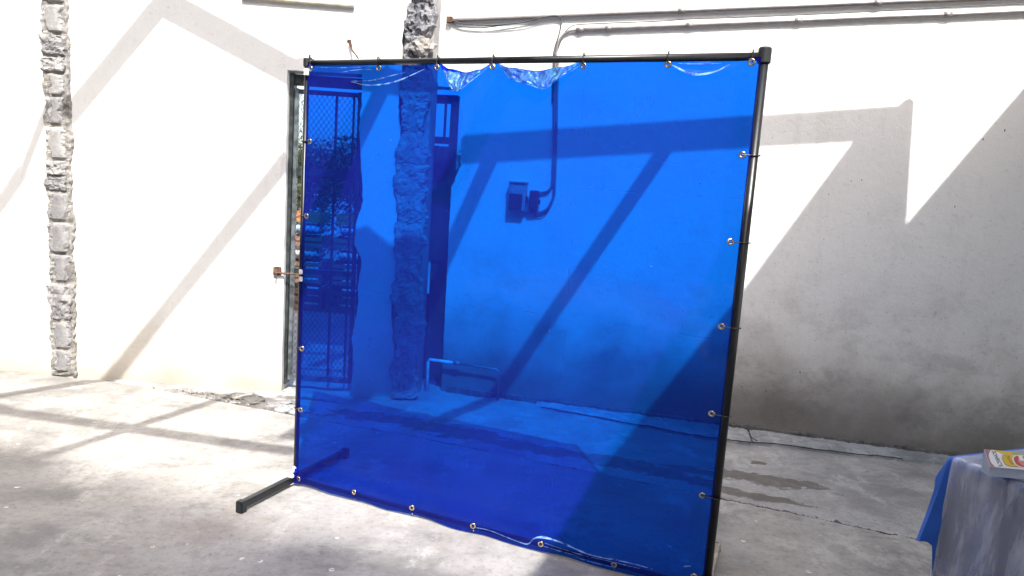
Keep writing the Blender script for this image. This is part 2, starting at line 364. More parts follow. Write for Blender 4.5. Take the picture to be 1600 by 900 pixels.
RW0 = Vector((0.05, 5.11, 0)); RWd = Vector((0.9754, -0.2205, 0)); RWn = Vector((0.2205, 0.9754, 0))   # right wall: along, into the wall
def rwy(x): return RW0.y + (x-RW0.x)*RWd.y/RWd.x
def wall_y(x): return 4.93 if x < -0.7 else (rwy(x))
# old concrete strip between the slab and the walls
bm = bmesh.new(); NX, NY = 420, 60; g = []
for i in range(NX+1):
    x = -3.2 + 8.2*i/NX; row = []
    y0 = slab_y(x) - 0.02; y1 = max(wall_y(x), 5.0 if x < -0.7 else 0) + 0.3
    for j in range(NY+1):
        y = y0 + (y1-y0)*j/NY
        p = Vector((x*2.2, y*3.5, 0))
        z = -0.018 + 0.010*noise.noise(p) + 0.006*noise.noise(p*3.7) + 0.003*noise.noise(p*11)
        z += 0.012*sm(noise.noise(p*1.3 + Vector((5, 3, 0))), 0.0, 0.12)*sm(x, 0.4, -0.4)
        e = sm(y-y0, 0.0, 0.05)
        z = z*e + (-0.03)*(1-e)
        if j == 0: z = -0.045
        row.append(bm.verts.new((x, y, z)))
    g.append(row)
for i in range(NX):
    for j in range(NY): bm.faces.new((g[i][j], g[i+1][j], g[i+1][j+1], g[i][j+1]))
tag(obj('old_concrete_strip', bm, m_old, smooth=True), kind='structure')
# cracked footing ledge along the right wall
fe = [(0.2, 0.10), (1.47, 0.30), (1.92, 0.235), (2.38, 0.22), (2.75, 0.17), (3.6, 0.10), (5.0, 0.05)]
def ledge_w(x):
    for (a, b), (c, d) in zip(fe, fe[1:]):
        if x <= c: return b + (d-b)*max(0, (x-a))/(c-a)
    return 0.05
def ledge(x0, x1, name, lab):
    bm = bmesh.new(); n = int((x1-x0)/0.018); m = 12; g = []
    for i in range(n+1):
        x = x0 + (x1-x0)*i/n; base = Vector((x, rwy(x)-0.002, 0)); wdt = ledge_w(x) + 0.018*noise.noise(Vector((x*5, 7, 0))) + 0.009*noise.noise(Vector((x*19, 8, 0)))
        edge = min(i, n-i)*0.018; sh = 0.006 if edge < 0.02 else 0
        row = []
        for j in range(m+1):
            s = j/m; p = base - RWn*(wdt*s)
            z = 0.008 - 0.006*s + 0.007*noise.noise(Vector((x*9, s*3, 2))) + 0.006*noise.noise(Vector((x*31, s*9, 3))) + 0.003*noise.noise(Vector((x*80, s*22, 3))) - sh
            row.append(bm.verts.new((p.x, p.y, z)))
        p = base - RWn*(wdt+0.002); row.append(bm.verts.new((p.x, p.y, -0.05)))
        g.append(row)
    for i in range(n):
        for j in range(m+1): bm.faces.new((g[i][j], g[i+1][j], g[i+1][j+1], g[i][j+1]))
    bm.faces.new(g[0][:]+[bm.verts.new((g[0][0].co.x, g[0][0].co.y, -0.05))]); bm.faces.new(g[n][:]+[bm.verts.new((g[n][0].co.x, g[n][0].co.y, -0.05))])
    return obj(name, bm, m_foot, smooth=False)
tag(ledge(0.25, 1.725, 'footing_ledge', ''), kind='structure')
def crack(pts, w, name, lab):
    bm = bmesh.new(); g = []
    for i, p in enumerate(pts):
        p = Vector(p); q = pts[min(i+1, len(pts)-1)]; q0 = pts[max(i-1, 0)]; d = Vector((q[0]-q0[0], q[1]-q0[1], 0)).normalized(); nn = Vector((-d.y, d.x, 0))
        k = w*max(0.10, 0.45+1.5*noise.noise(Vector((p.x*5, 3, 1)))+0.7*noise.noise(Vector((p.x*37, 3, 1))))
        if i in (0, len(pts)-1): k = 0.0003
        g.append([bm.verts.new((p.x-nn.x*k, p.y-nn.y*k, p.z-0.005)), bm.verts.new((p.x-nn.x*k*0.7, p.y-nn.y*k*0.7, p.z)), bm.verts.new((p.x+nn.x*k*0.7, p.y+nn.y*k*0.7, p.z)), bm.verts.new((p.x+nn.x*k, p.y+nn.y*k, p.z-0.005))])
    for i in range(len(g)-1):
        for j in range(3): bm.faces.new((g[i][j], g[i+1][j], g[i+1][j+1], g[i][j+1]))
    return tag(obj(name, bm, m_crackm), lab, kind='structure')
cp_ = []
for i in range(700):
    x = 0.3 + 2.35*i/699; w = ledge_w(x) + 0.018*noise.noise(Vector((x*5, 7, 0))) + 0.009*noise.noise(Vector((x*19, 8, 0))); p = Vector((x, rwy(x), 0)) - RWn*(w+0.0055+0.004*noise.noise(Vector((x*60, 1, 0)))); cp_.append((p.x, p.y, 0.0015))
crack(cp_, 0.0030, 'pavement_crack', None)
cp_ = []
for i in range(24):
    t = i/23; p = Vector((1.731+0.012*math.sin(t*7)+0.05*(0.5-t)*-1, rwy(1.731), 0)) - RWn*(0.27*t); cp_.append((p.x, p.y, 0.011))
crack(cp_, 0.0022, 'pavement_crack', None)
tag(ledge(1.737, 5.0, 'footing_ledge', ''), kind='structure')

# ------------------------------------------------------------ left wall with gate opening and broken cross wall ends
TH = 0.16
wl = empty('plaster_wall', (-3.3, 4.93, 0))
tag(wl, 'white plastered wall on the left with a vertical scar of broken grey blocks', 'wall')
def P_l(o): o.location = Vector(o.location) - wl.location; return o
poly = [(-8.0, -0.1), (-1.64, -0.1)]
poly += rag((-1.64, -0.1), (-1.655, 2.28), 0.06, 0.003, 1.0)[1:]
poly += [(-1.655, 2.28)] + rag((-1.655, 2.28), (-1.135, 2.285), 0.06, 0.004, 2.0)[1:]
chain = [(-1.135, 2.285), (-1.14, 1.95), (-1.125, 1.74), (-1.095, 1.42), (-1.14, 1.24), (-1.145, 1.1), (-1.09, 0.98), (-1.10, 0.7), (-1.13, 0.45), (-1.12, -0.1)]
for a, b in zip(chain, chain[1:]): poly += rag(a, b, 0.03, 0.010, 3.0)
poly += [(-1.12, -0.1), (-0.80, -0.1)]
chain = [(-0.80, -0.1), (-0.83, 0.4), (-0.86, 0.62), (-0.84, 0.95), (-0.85, 1.5), (-0.84, 1.75), (-0.87, 2.05), (-0.86, 2.3), (-0.87, 2.55), (-0.81, 2.85), (-0.80, 4.6)]
for a, b in zip(chain, chain[1:]): poly += rag(a, b, 0.03, 0.010, 5.0)
poly += [(-0.80, 4.6), (-8.0, 4.6)]
bm = bmesh.new(); prism(bm, poly, Vector((0, TH, 0)), origin=Vector((0, 4.93, 0)))
P_l(obj('wall_panel', bm, m_wall_l, wl))
# a broken block: rough lump standing slightly proud of the plaster
def rough_block(w, h, d, seed, rough=0.012, plate=True, nx=9, nz=9, z0=0.0, sil=0.022, jn=0.15):
    bm = bmesh.new(); g = []
    for i in range(nx+1):
        row = []
        for j in range(nz+1):
            a = i/nx; b = j/nz; X = (a-0.5)*w; Z = b*h
            q = Vector((X*14+seed*3.1, Z*14, seed)); q2 = q*2.7
            e = min(sm(a, 0, 0.16), sm(1-a, 0, 0.16)); e2 = min(sm(b, 0, 0.10), sm(1-b, 0, 0.10))
            rr = rough*(noise.noise(q)+0.7*noise.noise(q2)+0.5*noise.noise(q2*2.3))
            if plate:
                j1 = 0.30+0.16*noise.noise(Vector((seed*5.1, 1, b*1.3))); j2 = 0.16+0.12*noise.noise(Vector((seed*7.7, 4, b*1.3)))
                inner = sm(a, j1-0.04, j1+0.04)*sm(1-a, j2-0.04, j2+0.04)*sm(b, 0.02, 0.06)
                y = -d*(0.5+0.5*inner) + rr*(1.4-1.2*inner)
            else: y = -d + rr*1.8
            y = y*(0.35+0.65*e2**0.6) if j not in (0, nz) else y*jn
            X2 = X + 0.008*noise.noise(Vector((Z*20, seed, a*2)))*2*(1-e) + 0.004*noise.noise(q2)
            Z2 = Z + 0.006*noise.noise(Vector((X*20, seed+9, b)))
            zg = z0+Z
            nl = noise.noise(Vector((zg*5.5, sil*900, 1))) + 0.55*noise.noise(Vector((zg*19, sil*900, 2))) + 0.3*noise.noise(Vector((zg*55, 3, 2)))
            nr = noise.noise(Vector((zg*5.1, sil*900, 8))) + 0.55*noise.noise(Vector((zg*21, sil*900, 9))) + 0.3*noise.noise(Vector((zg*51, 5, 2)))
            X2 += sil*(nl*(1-a)**2 + nr*a*a)
            if i in (0, nx): y = 0.03
            row.append(bm.verts.new((X2, y, Z2)))
        g.append(row)
    for i in range(nx):
        for j in range(nz): bm.faces.new((g[i][j], g[i+1][j], g[i+1][j+1], g[i][j+1]))
    for row in (g, ):
        for i in range(nx):
            for j in (0, nz):
                a, b = g[i][j], g[i+1][j]
                c = bm.verts.new((b.co.x, 0.03, b.co.z)); d2 = bm.verts.new((a.co.x, 0.03, a.co.z))
                bm.faces.new((a, b, c, d2) if j == nz else (d2, c, b, a))
    return bm
# block joints of the left scar, measured up the wall: z, centre x, width, rough?
zs = [0.03, 0.20, 0.405, 0.69, 0.90, 1.13, 1.34, 1.45, 1.56, 1.80, 2.0, 2.16, 2.27, 2.42, 2.62, 2.83, 3.04, 3.25, 3.46, 3.67, 3.88]
for i in range(len(zs)-1):
    z0, z1 = zs[i], zs[i+1]; t = z0/2.6
    cx = -3.245 - 0.025*t + 0.012*noise.noise(Vector((i*1.7, 0, 0)))
    if z0 < 0.68: cx -= 0.0
    w = 0.155 + 0.03*noise.noise(Vector((i*2.3, 5, 0))) - (0.02 if 1.5 < z0 < 2.1 else 0) + (0.03 if z0 > 2.1 else 0)
    pl = not (1.33 < z0 < 1.55 or 2.1 < z0 < 2.4 or 0.4 < z0 < 0.69)
    bm = rough_block(w, (z1-z0)-0.010, 0.034+0.012*noise.noise(Vector((i*3.1, 2, 0))), i*1.37, 0.010, pl, 18, 14, z0, 0.040)
    o = obj('block', bm, m_block if z0 < 1.2 or i % 3 == 0 else m_block3, wl); o.location = Vector((cx, 4.93, z0)) - wl.location
# mortar bed and broken plaster lip behind the blocks
bm = bmesh.new(); n = 300; g = []
for i in range(n+1):
    z = 0.0 + 3.9*i/n; cx = -3.245 - 0.025*z/2.6; row = []
    l = 0.080 + 0.030*noise.noise(Vector((z*9, 0, 3))) + 0.012*noise.noise(Vector((z*33, 0, 3)))
    r = 0.105 + 0.034*noise.noise(Vector((z*5, 4, 3))) + 0.014*noise.noise(Vector((z*27, 7, 3)))
    for j, s in enumerate((-1.0, -0.93, -0.6, -0.2, 0.2, 0.6, 0.85, 0.95, 1.0)):
        X = cx + (l*s if s < 0 else r*s)
        y = 0.004 if abs(s) == 1 else -0.014 - 0.014*noise.noise(Vector((X*30, z*30, 1))) - (0.006 if s > 0.8 else 0)
        row.append(bm.verts.new((X, 4.93+y, z)))
    g.append(row)
for i in range(n):
    for j in range(8): bm.faces.new((g[i][j], g[i+1][j], g[i+1][j+1], g[i][j+1]))
P_l(obj('mortar_bed', bm, m_mortar, wl))
# second broken wall end, between the gate and the door
zc = [0.0, 0.22, 0.43, 0.64, 0.86, 1.06, 1.28, 1.48, 1.70, 1.92, 2.13, 2.34, 2.56, 2.78, 3.0, 3.22, 3.44, 3.66, 3.88, 4.1]
for i in range(len(zc)-1):
    z0, z1 = zc[i], zc[i+1]
    xl = -0.87 if z0 < 2.6 else -0.82; xr = -0.66 + 0.012*noise.noise(Vector((i*3.3, 1, 1)))
    if z0 < 0.6: xl, xr = -0.84, -0.63
    bm = rough_block(xr-xl, (z1-z0)-0.001, 0.03+0.008*noise.noise(Vector((i*2.9, 8, 0))), i*2.11+40, 0.007 if z0 < 2.2 else 0.020, False, 18, 14, z0, 0.045, 0.85 if z0 < 2.2 else 0.5)
    o = obj('block', bm, m_block2 if z0 > 2.2 else m_block3, wl); o.location = Vector(((xl+xr)/2, 4.93, z0)) - wl.location
bm = bmesh.new(); bx(bm, (-0.855, 4.95, -0.1), (-0.655, 5.30, 4.6))
P_l(obj('broken_return', bm, m_block3, wl))
# mortar lump hanging on at the top of the scar
bm = bmesh.new(); bmesh.ops.create_icosphere(bm, subdivisions=3, radius=1)
for v in bm.verts:
    q = v.co*2.2; v.co = Vector((v.co.x*0.085, v.co.y*0.045, v.co.z*0.06))*(1+0.45*noise.noise(q)+0.2*noise.noise(q*3))
P_l(obj('mortar_lump', bm, m_mortar, wl, loc=(-0.725, 4.90, 2.49)))

# ------------------------------------------------------------ right wall
wr = empty('plaster_wall', (1.5, rwy(1.5), 0))
tag(wr, 'long off-white plastered wall behind the blue curtain, grimy along its foot', 'wall')
def tl(x): return (x-RW0.x)/RWd.x
poly = [(tl(-0.80), 2.285)]
poly += rag((tl(-0.80), 2.285), (tl(-0.485), 2.285), 0.05, 0.004, 7)[1:]
chain = [(tl(-0.485), 2.285), (tl(-0.455), 2.1), (tl(-0.447), 1.9), (tl(-0.44), 1.72), (tl(-0.475), 1.64), (tl(-0.505), 1.56), (tl(-0.505), 1.2), (tl(-0.502), 1.0), (tl(-0.498), -0.1)]
for i, (a, b) in enumerate(zip(chain, chain[1:])): poly += rag(a, b, 0.03, 0.012 if i < 5 else 0.003, 9)
poly += [(tl(-0.498), -0.1), (9.5, -0.1), (9.5, 4.6), (tl(-0.80), 4.6)]
bm = bmesh.new(); prism(bm, poly, RWn*0.16, origin=RW0, U=RWd)
o = obj('wall_panel', bm, m_wall_r, wr); o.location = -wr.location
# thin grit seam along the wall foot
bm = bmesh.new(); n = 500; g = []
for i in range(n+1):
    x = -0.45 + 5.2*i/n; b = Vector((x, rwy(x), 0)); k = 0.012 + 0.010*noise.noise(Vector((x*7, 0, 0))) + 0.008*noise.noise(Vector((x*31, 0, 0)))
    k = max(0.002, k)
    a = b - RWn*0.003; c = b - RWn*(k*1.4)
    zt = 0.02 + k*0.9
    g.append([bm.verts.new((a.x, a.y, zt)), bm.verts.new((c.x, c.y, 0.026)), bm.verts.new((c.x, c.y, -0.04))])
for i in range(n):
    for j in range(2): bm.faces.new((g[i][j], g[i+1][j], g[i+1][j+1], g[i][j+1]))
o = obj('grit_seam', bm, m_dirt, wr); o.location = -wr.location; o['kind'] = 'stuff'

for (x, z, q) in [(2.183, 1.766, 0.008), (2.245, 1.775, 0.009), (1.675, 2.02, 0.006), (2.90, 2.07, 0.011), (2.06, 1.67, 0.007), (1.80, 1.0, 0.006), (2.01, 1.15, 0.005), (3.01, 2.13, 0.012), (2.80, 1.64, 0.010), (2.70, 1.62, 0.005), (2.32, 1.35, 0.005), (1.9, 1.33, 0.004), (2.5, 0.92, 0.006), (1.66, 0.30, 0.010), (1.72, 0.31, 0.008), (1.82, 0.29, 0.012), (1.86, 0.33, 0.009), (2.08, 0.36, 0.007), (2.02, 0.45, 0.012), (1.62, 0.50, 0.006)]:
    bm = bmesh.new(); bmesh.ops.create_icosphere(bm, subdivisions=2, radius=q*0.55)
    for v in bm.verts: v.co = Vector((v.co.x*0.8, v.co.y*0.12, v.co.z*1.1))*(1+0.6*noise.noise(v.co*220+Vector((x, z, 0))))
    o = obj('chipped_pit', bm, m_pit, wr); o.location = Vector((x, rwy(x), z)) - wr.location
tag(obj('left_sky_blocker', bx(bmesh.new(), (-12.0, -12.0, -0.06), (-6.0, 4.9, 14.0)), m_blocker), 'added tall block out of view on the left, cutting sky light', 'building')  # unseen, added to block sky fill on the left wall
tag(obj('rear_sky_blocker', bx(bmesh.new(), (-14.0, -30.0, -0.06), (9.0, -20.0, 16.0)), m_blocker_grey), 'added tall block behind the view, cutting sky light', 'building')  # unseen, added to lower the sky fill from behind
# ------------------------------------------------------------ gate in the left wall
ga = empty('metal_gate', (-1.395, 5.0, 0))
tag(ga, 'narrow grey metal gate with diamond mesh in the opening left of the curtain', 'gate')
def box_o(name, lo, hi, mat, parent, bev=0.003):
    bm = bmesh.new(); c = [(lo[i]+hi[i])/2 for i in range(3)]; hh = [(hi[i]-lo[i])/2 for i in range(3)]
    bx(bm, [-a for a in hh], hh, bev)
    o = obj(name, bm, mat, parent); o.location = Vector(c) - (parent.location if parent else Vector((0, 0, 0))); return o
def gbox(name, x0, x1, z0, z1, y0=4.99, y1=5.03, mat=m_gate): return box_o(name, (x0, y0, z0), (x1, y1, z1), mat, ga)
gbox('door_jamb', -1.648, -1.622, 0.03, 2.27, 4.97, 5.05)
gbox('door_jamb', -1.136, -1.10, 0.03, 2.27, 5.00, 5.05)
gbox('lintel_bar', -1.622, -1.136, 2.19, 2.265)
gbox('stile', -1.618, -1.592, 0.06, 2.17, 4.985, 5.02, m_gate2)
gbox('stile', -1.172, -1.146, 0.06, 2.17, 4.985, 5.02)
gbox('rail', -1.592, -1.172, 2.135, 2.165)
gbox('rail', -1.592, -1.172, 1.56, 1.62)
gbox('rail', -1.592, -1.172, 0.86, 0.895, 4.985, 5.02)
gbox('rail', -1.592, -1.172, 0.06, 0.10, 4.985, 5.02, m_gate2)
gbox('mullion', -1.34, -1.322, 0.10, 2.135, 5.022, 5.036)
gbox('mullion', -1.215, -1.20, 0.10, 2.135, 5.022, 5.036)
bm = bmesh.new(); dx, dz = 0.036, 0.050; r = 0.0016
for i in range(0, 54):
    for sgn in (1, -1):
        x0, z0, x1, z1 = -1.592, 0.10, -1.172, 2.135
        k = dz/dx*sgn; f0 = (z0 - 0.6 + i*dz) if sgn > 0 else (z0 + i*dz)
        pts = []
        xa, xb = x0, x1
        za, zb2 = f0, f0 + k*(x1-x0)
        # clip in z
        def at(z): return x0 + (z-f0)/k
        lo, hi = sorted((at(z0), at(z1)))
        xa = max(xa, lo); xb = min(xb, hi)
        if xb - xa < 0.005: continue
        nseg = max(2, int((xb-xa)/0.05)); pts = [(x, 5.006 + 0.0015*sgn, f0 + k*(x-x0)) for x in [xa+(xb-xa)*q/nseg for q in range(nseg+1)]]
        # hanging, half torn wire near the top left
        tube(bm, pts, r, 4, False)
o = obj('diamond_mesh', bm, m_wire, ga); o.location = -ga.location; o['kind'] = 'stuff'
bm = bmesh.new()
pts = spline([(-1.575, 4.975, 2.13), (-1.545, 4.965, 2.0), (-1.565, 4.96, 1.9), (-1.53, 4.965, 1.83), (-1.56, 4.96, 1.75), (-1.535, 4.97, 1.62)], 8)
tube(bm, pts, 0.0022, 5)
pts = spline([(-1.53, 4.97, 2.12), (-1.56, 4.955, 2.04), (-1.535, 4.96, 1.95), (-1.57, 4.955, 1.86)], 8)
tube(bm, pts, 0.002, 5)
o = obj('loose_wire', bm, m_wire, ga); o.location = -ga.location
# sliding bolt with hasp on the plaster
bm = bmesh.new(); tube(bm, [(-1.70, 4.905, 0.862), (-1.48, 4.905, 0.862)], 0.008, 8)
tube(bm, [(-1.69, 4.905, 0.862), (-1.692, 4.89, 0.83)], 0.006, 8)
o = obj('bolt', bm, m_rust, ga); o.location = -ga.location
bm = bmesh.new(); bx(bm, (-1.715, 4.905, 0.845), (-1.66, 4.929, 0.905), 0.004)
o = obj('hasp', bm, m_rust, ga); o.location = -ga.location

# ------------------------------------------------------------ door in the second opening
def RP(t, n, z): return RW0 + RWd*t + RWn*n + Vector((0, 0, z))
MR = Matrix.Rotation(math.atan2(RWd.y, RWd.x), 4, 'Z')
do = empty('metal_door', RP(tl(-0.64), 0.10, 0), math.atan2(RWd.y, RWd.x))
tag(do, 'dark brown metal door with an open upper light, seen through the curtain', 'door')
def dbox(name, x0, x1, z0, z1, y0=-0.02, y1=0.02, mat=m_brown):
    bm = bmesh.new(); c = Vector(((x0+x1)/2, (y0+y1)/2, (z0+z1)/2)); h = ((x1-x0)/2, (y1-y0)/2, (z1-z0)/2)
    bx(bm, [-a for a in h], h, 0.003); o = obj(name, bm, mat, do); o.location = c; return o
dbox('door_jamb', -0.115, -0.095, 0.0, 2.24, -0.03, 0.03)
dbox('door_jamb', 0.075, 0.125, 0.0, 2.24, -0.03, 0.03)
dbox('lintel_bar', -0.095, 0.075, 2.18, 2.24, -0.03, 0.03)
dbox('glazing_bar', 0.022, 0.032, 1.93, 2.18)
dbox('rail', -0.06, 0.075, 1.88, 1.93)
dbox('panel', -0.095, 0.075, 1.02, 1.86, 0.0, 0.012)
dbox('rail', -0.095, 0.075, 0.98, 1.02)
dbox('panel', -0.03, 0.075, 0.72, 0.98, 0.0, 0.012)
dbox('rail', -0.095, 0.075, 0.56, 0.72, 0.0, 0.014)
dbox('panel', -0.095, 0.075, 0.03, 0.56, 0.0, 0.012)

# ------------------------------------------------------------ pipes, conduits, switch boxes on the walls
def rwp(x, off, z): p = Vector((x, rwy(x), z)) - RWn*off; return (p.x, p.y, z)
def base_empty(name, p): return empty(name, p)
def childobj(name, bm, mat, par, smooth=True):
    o = obj(name, bm, mat, par, smooth); o.location = -par.location; return o
def long_conduit(x0, z0, x1, z1, rad, lab, straps, tail=None):
    e = empty('wall_conduit', rwp((x0+x1)/2, 0.0, (z0+z1)/2)); tag(e, lab, 'conduit', 'conduits high on the right wall')
    bm = bmesh.new(); pts = []
    for i in range(41):
        t = i/40; x = x0+(x1-x0)*t; pts.append(rwp(x, rad+0.004, z0+(z1-z0)*t + 0.004*noise.noise(Vector((x*1.5, z0, 0)))))
    tube(bm, pts, rad, 12); childobj('pipe', bm, m_pvc, e)
    for s in straps:
        t = (s-x0)/(x1-x0); z = z0+(z1-z0)*t
        bm = bmesh.new(); tube(bm, [rwp(s-0.022, rad+0.004, z-0.0005), rwp(s+0.022, rad+0.004, z+0.0005)], rad+0.004, 12)
        childobj('coupling', bm, m_pvc, e)
    return e
ca = long_conduit(-0.56, 2.756, 5.2, 3.03, 0.0150, 'upper grey conduit running the length of the right wall near its top', [1.02, 2.2, 3.4])
cb = long_conduit(0.33, 2.700, 5.2, 2.955, 0.0135, 'lower grey conduit beside a thin black cable near the wall top', [0.36, 0.55, 1.08, 1.75, 2.6])
bm = bmesh.new(); bx(bm, (-0.03, -0.02, -0.02), (0.012, 0.02, 0.022), 0.003)
o = obj('end_box', bm, m_rust, ca); o.location = Vector(rwp(-0.57, 0.02, 2.757)) - ca.location; o.rotation_euler = (0, 0, math.atan2(RWd.y, RWd.x))
def cable(pts, rad, lab, mat=m_cable, group='cables on the right wall'):
    bm = bmesh.new(); sp = spline([rwp(*p) for p in pts], 8); c = sp[0].copy()
    tube(bm, [p-c for p in sp], rad, 7); o = obj('cable', bm, mat, None, True, c); return tag(o, lab, 'cable', group)
cable([(-0.57, 0.03, 2.755), (-0.45, 0.03, 2.728), (-0.25, 0.03, 2.722), (-0.05, 0.032, 2.742), (0.08, 0.032, 2.775), (0.19, 0.032, 2.79), (0.222, 0.02, 2.76), (0.215, 0.012, 2.68), (0.19, 0.010, 2.58), (0.187, 0.010, 2.50), (0.20, 0.010, 2.2)], 0.0045, 'thin grey cable drooping under the upper conduit and bending down the wall')
cable([(-0.57, 0.02, 2.745), (-0.5, 0.02, 2.715), (-0.35, 0.02, 2.705), (-0.12, 0.02, 2.735), (0.05, 0.02, 2.765)], 0.0035, 'short loose wire sagging at the left end of the upper conduit')
cable([(0.20, 0.012, 2.50), (0.215, 0.012, 2.58), (0.245, 0.014, 2.67), (0.285, 0.02, 2.715), (0.335, 0.025, 2.732), (0.5, 0.028, 2.742), (0.9, 0.028, 2.762), (1.05, 0.028, 2.775), (1.4, 0.028, 2.79), (2.0, 0.028, 2.822), (2.8, 0.028, 2.872), (4.0, 0.028, 2.93)], 0.0035, 'thin black cable strapped along the top of the lower conduit')
# vertical conduits with bends to the switch boxes
for k, (pts, rad, lab) in enumerate([
    ([(0.33, 0.016, 2.70), (0.27, 0.016, 2.685), (0.225, 0.016, 2.64), (0.205, 0.016, 2.56), (0.212, 0.016, 2.3), (0.235, 0.016, 1.9), (0.245, 0.016, 1.66), (0.235, 0.016, 1.60), (0.20, 0.016, 1.566), (0.12, 0.02, 1.556)], 0.0085, 'vertical conduit curving left into the top of the right-hand switch box'),
    ([(0.222, 0.016, 2.52), (0.228, 0.016, 2.3), (0.25, 0.016, 1.9), (0.262, 0.016, 1.6), (0.255, 0.016, 1.52), (0.22, 0.016, 1.445), (0.16, 0.018, 1.415), (0.06, 0.02, 1.41)], 0.0095, 'vertical conduit curving left below the switch boxes')]):
    bm = bmesh.new(); sp = spline([rwp(*p) for p in pts], 8); c = sp[0].copy(); tube(bm, [p-c for p in sp], rad, 10)
    tag(obj('wall_conduit', bm, m_pvc, None, True, c), lab, 'conduit', 'conduits behind the curtain')
cable([(0.11, 0.02, 1.43), (0.15, 0.014, 1.385), (0.20, 0.014, 1.40), (0.235, 0.014, 1.45)], 0.004, 'short cable looping under the switch boxes')
def wallbox(x, z, w, h, d, lab, mat, mat2, extra):
    e = empty('switch_box', rwp(x, 0.0, z), math.atan2(RWd.y, RWd.x)); tag(e, lab, 'switch box', 'switch boxes on the right wall')
    bm = bmesh.new(); bx(bm, (-w/2, -d, 0), (w/2, -0.001, h), 0.004); obj('case', bm, mat, e)
    bm = bmesh.new(); bx(bm, (-w/2+0.006, -d-0.006, 0.01), (w/2-0.02, -d+0.002, h*0.62), 0.003); obj('cover', bm, mat2, e)
    if extra:
        bm = bmesh.new(); bx(bm, (-w/2-0.004, -d-0.012, h), (w/2+0.004, 0, h+0.012), 0.002); obj('rain_hood', bm, mat, e)
    bm = bmesh.new(); bx(bm, (w/2, -d*0.7, h*0.3), (w/2+0.012, -d*0.4, h*0.55), 0.002); obj('lever', bm, m_cap, e)
wallbox(0.005, 1.415, 0.125, 0.20, 0.07, 'larger grey switch box with a dark red cover behind the curtain', m_greybox, m_redbox, True)
wallbox(0.125, 1.43, 0.065, 0.14, 0.06, 'small dark red switch box to the right of the larger one', m_redbox, m_redbox, False)
# water pipe with elbows at the foot of the right wall
wp = empty('water_pipe', rwp(-0.3, 0, 0.03)); tag(wp, 'low water pipe looping over the ground by the second doorway', 'pipe')
for nm, pts, rad in (('riser', [(-0.585, 0.07, -0.03), (-0.588, 0.07, 0.22), (-0.575, 0.07, 0.238), (-0.37, 0.07, 0.236)], 0.012),
                     ('crosspipe', [(-0.37, 0.07, 0.236), (-0.06, 0.07, 0.225), (-0.035, 0.07, 0.205), (-0.035, 0.07, -0.03)], 0.0085)):
    bm = bmesh.new(); tube(bm, [rwp(*p) for p in pts], rad, 10); childobj(nm, bm, m_pvc if nm == 'crosspipe' else m_tape, wp)
bm = bmesh.new(); tube(bm, [rwp(-0.39, 0.07, 0.236), rwp(-0.34, 0.07, 0.236)], 0.018, 10); childobj('coupling', bm, m_pvc, wp)
# tan pipe stub high on the left wall and a torn bracket below it
bm = bmesh.new(); tube(bm, [(-0.55, 0, 0.004), (-0.2, 0, 0.0), (0.22, 0, -0.004)], 0.015, 12)
tag(obj('pipe_stub', bm, m_tan, None, True, (-1.425, 4.912, 2.735)), 'tan pipe stub fixed along the top of the left wall', 'pipe')
bm = bmesh.new()
pr = [Vector(p) for p in [(-1.245, 4.925, 2.49), (-1.225, 4.90, 2.50), (-1.212, 4.90, 2.455), (-1.20, 4.885, 2.43), (-1.175, 4.89, 2.405), (-1.165, 4.925, 2.385)]]
for a, b, w in zip(pr, pr[1:], (0.02, 0.026, 0.018, 0.012, 0.014)):
    d = (b-a).normalized(); s = d.cross(Vector((0.3, 1, 0.2))).normalized()*w*0.5; t = Vector((0, -0.003, 0))
    q = [bm.verts.new(p) for p in (a-s, a+s, b+s*0.8, b-s*0.8, a-s+t, a+s+t, b+s*0.8+t, b-s*0.8+t)]
    for f in ((0,1,2,3), (7,6,5,4), (0,4,5,1), (1,5,6,2), (2,6,7,3), (3,7,4,0)): bm.faces.new([q[i] for i in f])
for v in bm.verts: v.co -= Vector((-1.2, 4.93, 2.44))
tag(obj('torn_bracket', bm, m_rust, None, False, (-1.2, 4.93, 2.44)), 'bent rusty metal bracket sticking out above the curtain bar', 'bracket')

# ------------------------------------------------------------ rubble along the slab edge
def rock(rx, ry, rz, seed, sub=2):
    bm = bmesh.new(); bmesh.ops.create_icosphere(bm, subdivisions=sub, radius=1)
    for v in bm.verts:
        q = v.co*1.4 + Vector((seed*3.3, seed, 0)); k = 1+0.45*noise.noise(q)+0.22*noise.noise(q*2.8)
        v.co = Vector((v.co.x*rx, v.co.y*ry, v.co.z*rz))*k
    return bm
rocks = [(-1.73, 4.63, 0.075, 0.055, 0.035, 'dark grey lump of rubble between the slab edge and the left wall', m_dirt),
         (-1.88, 4.70, 0.05, 0.04, 0.025, 'small pale stone left of the dark rubble lump', m_mortar),
         (-1.56, 4.535, 0.07, 0.05, 0.03, 'flat grey stone right of the dark rubble lump', m_block),
         (-1.44, 4.47, 0.08, 0.05, 0.035, 'largest pale stone beside the left post of the curtain stand', m_foot),
         (-1.50, 4.62, 0.055, 0.05, 0.022, 'grey stone in the middle of the debris below the gate', m_block),
         (-1.35, 4.50, 0.05, 0.045, 0.03, 'pale stone hard against the slab edge beside the left post', m_foot)]
for i, (x, y, a, b, c, lab, mt) in enumerate(rocks):
    tag(obj('stone', rock(a, b, c, i+1.0, 3), mt, None, False, (x, y, 0.0)), lab, 'stone', 'stones below the gate')
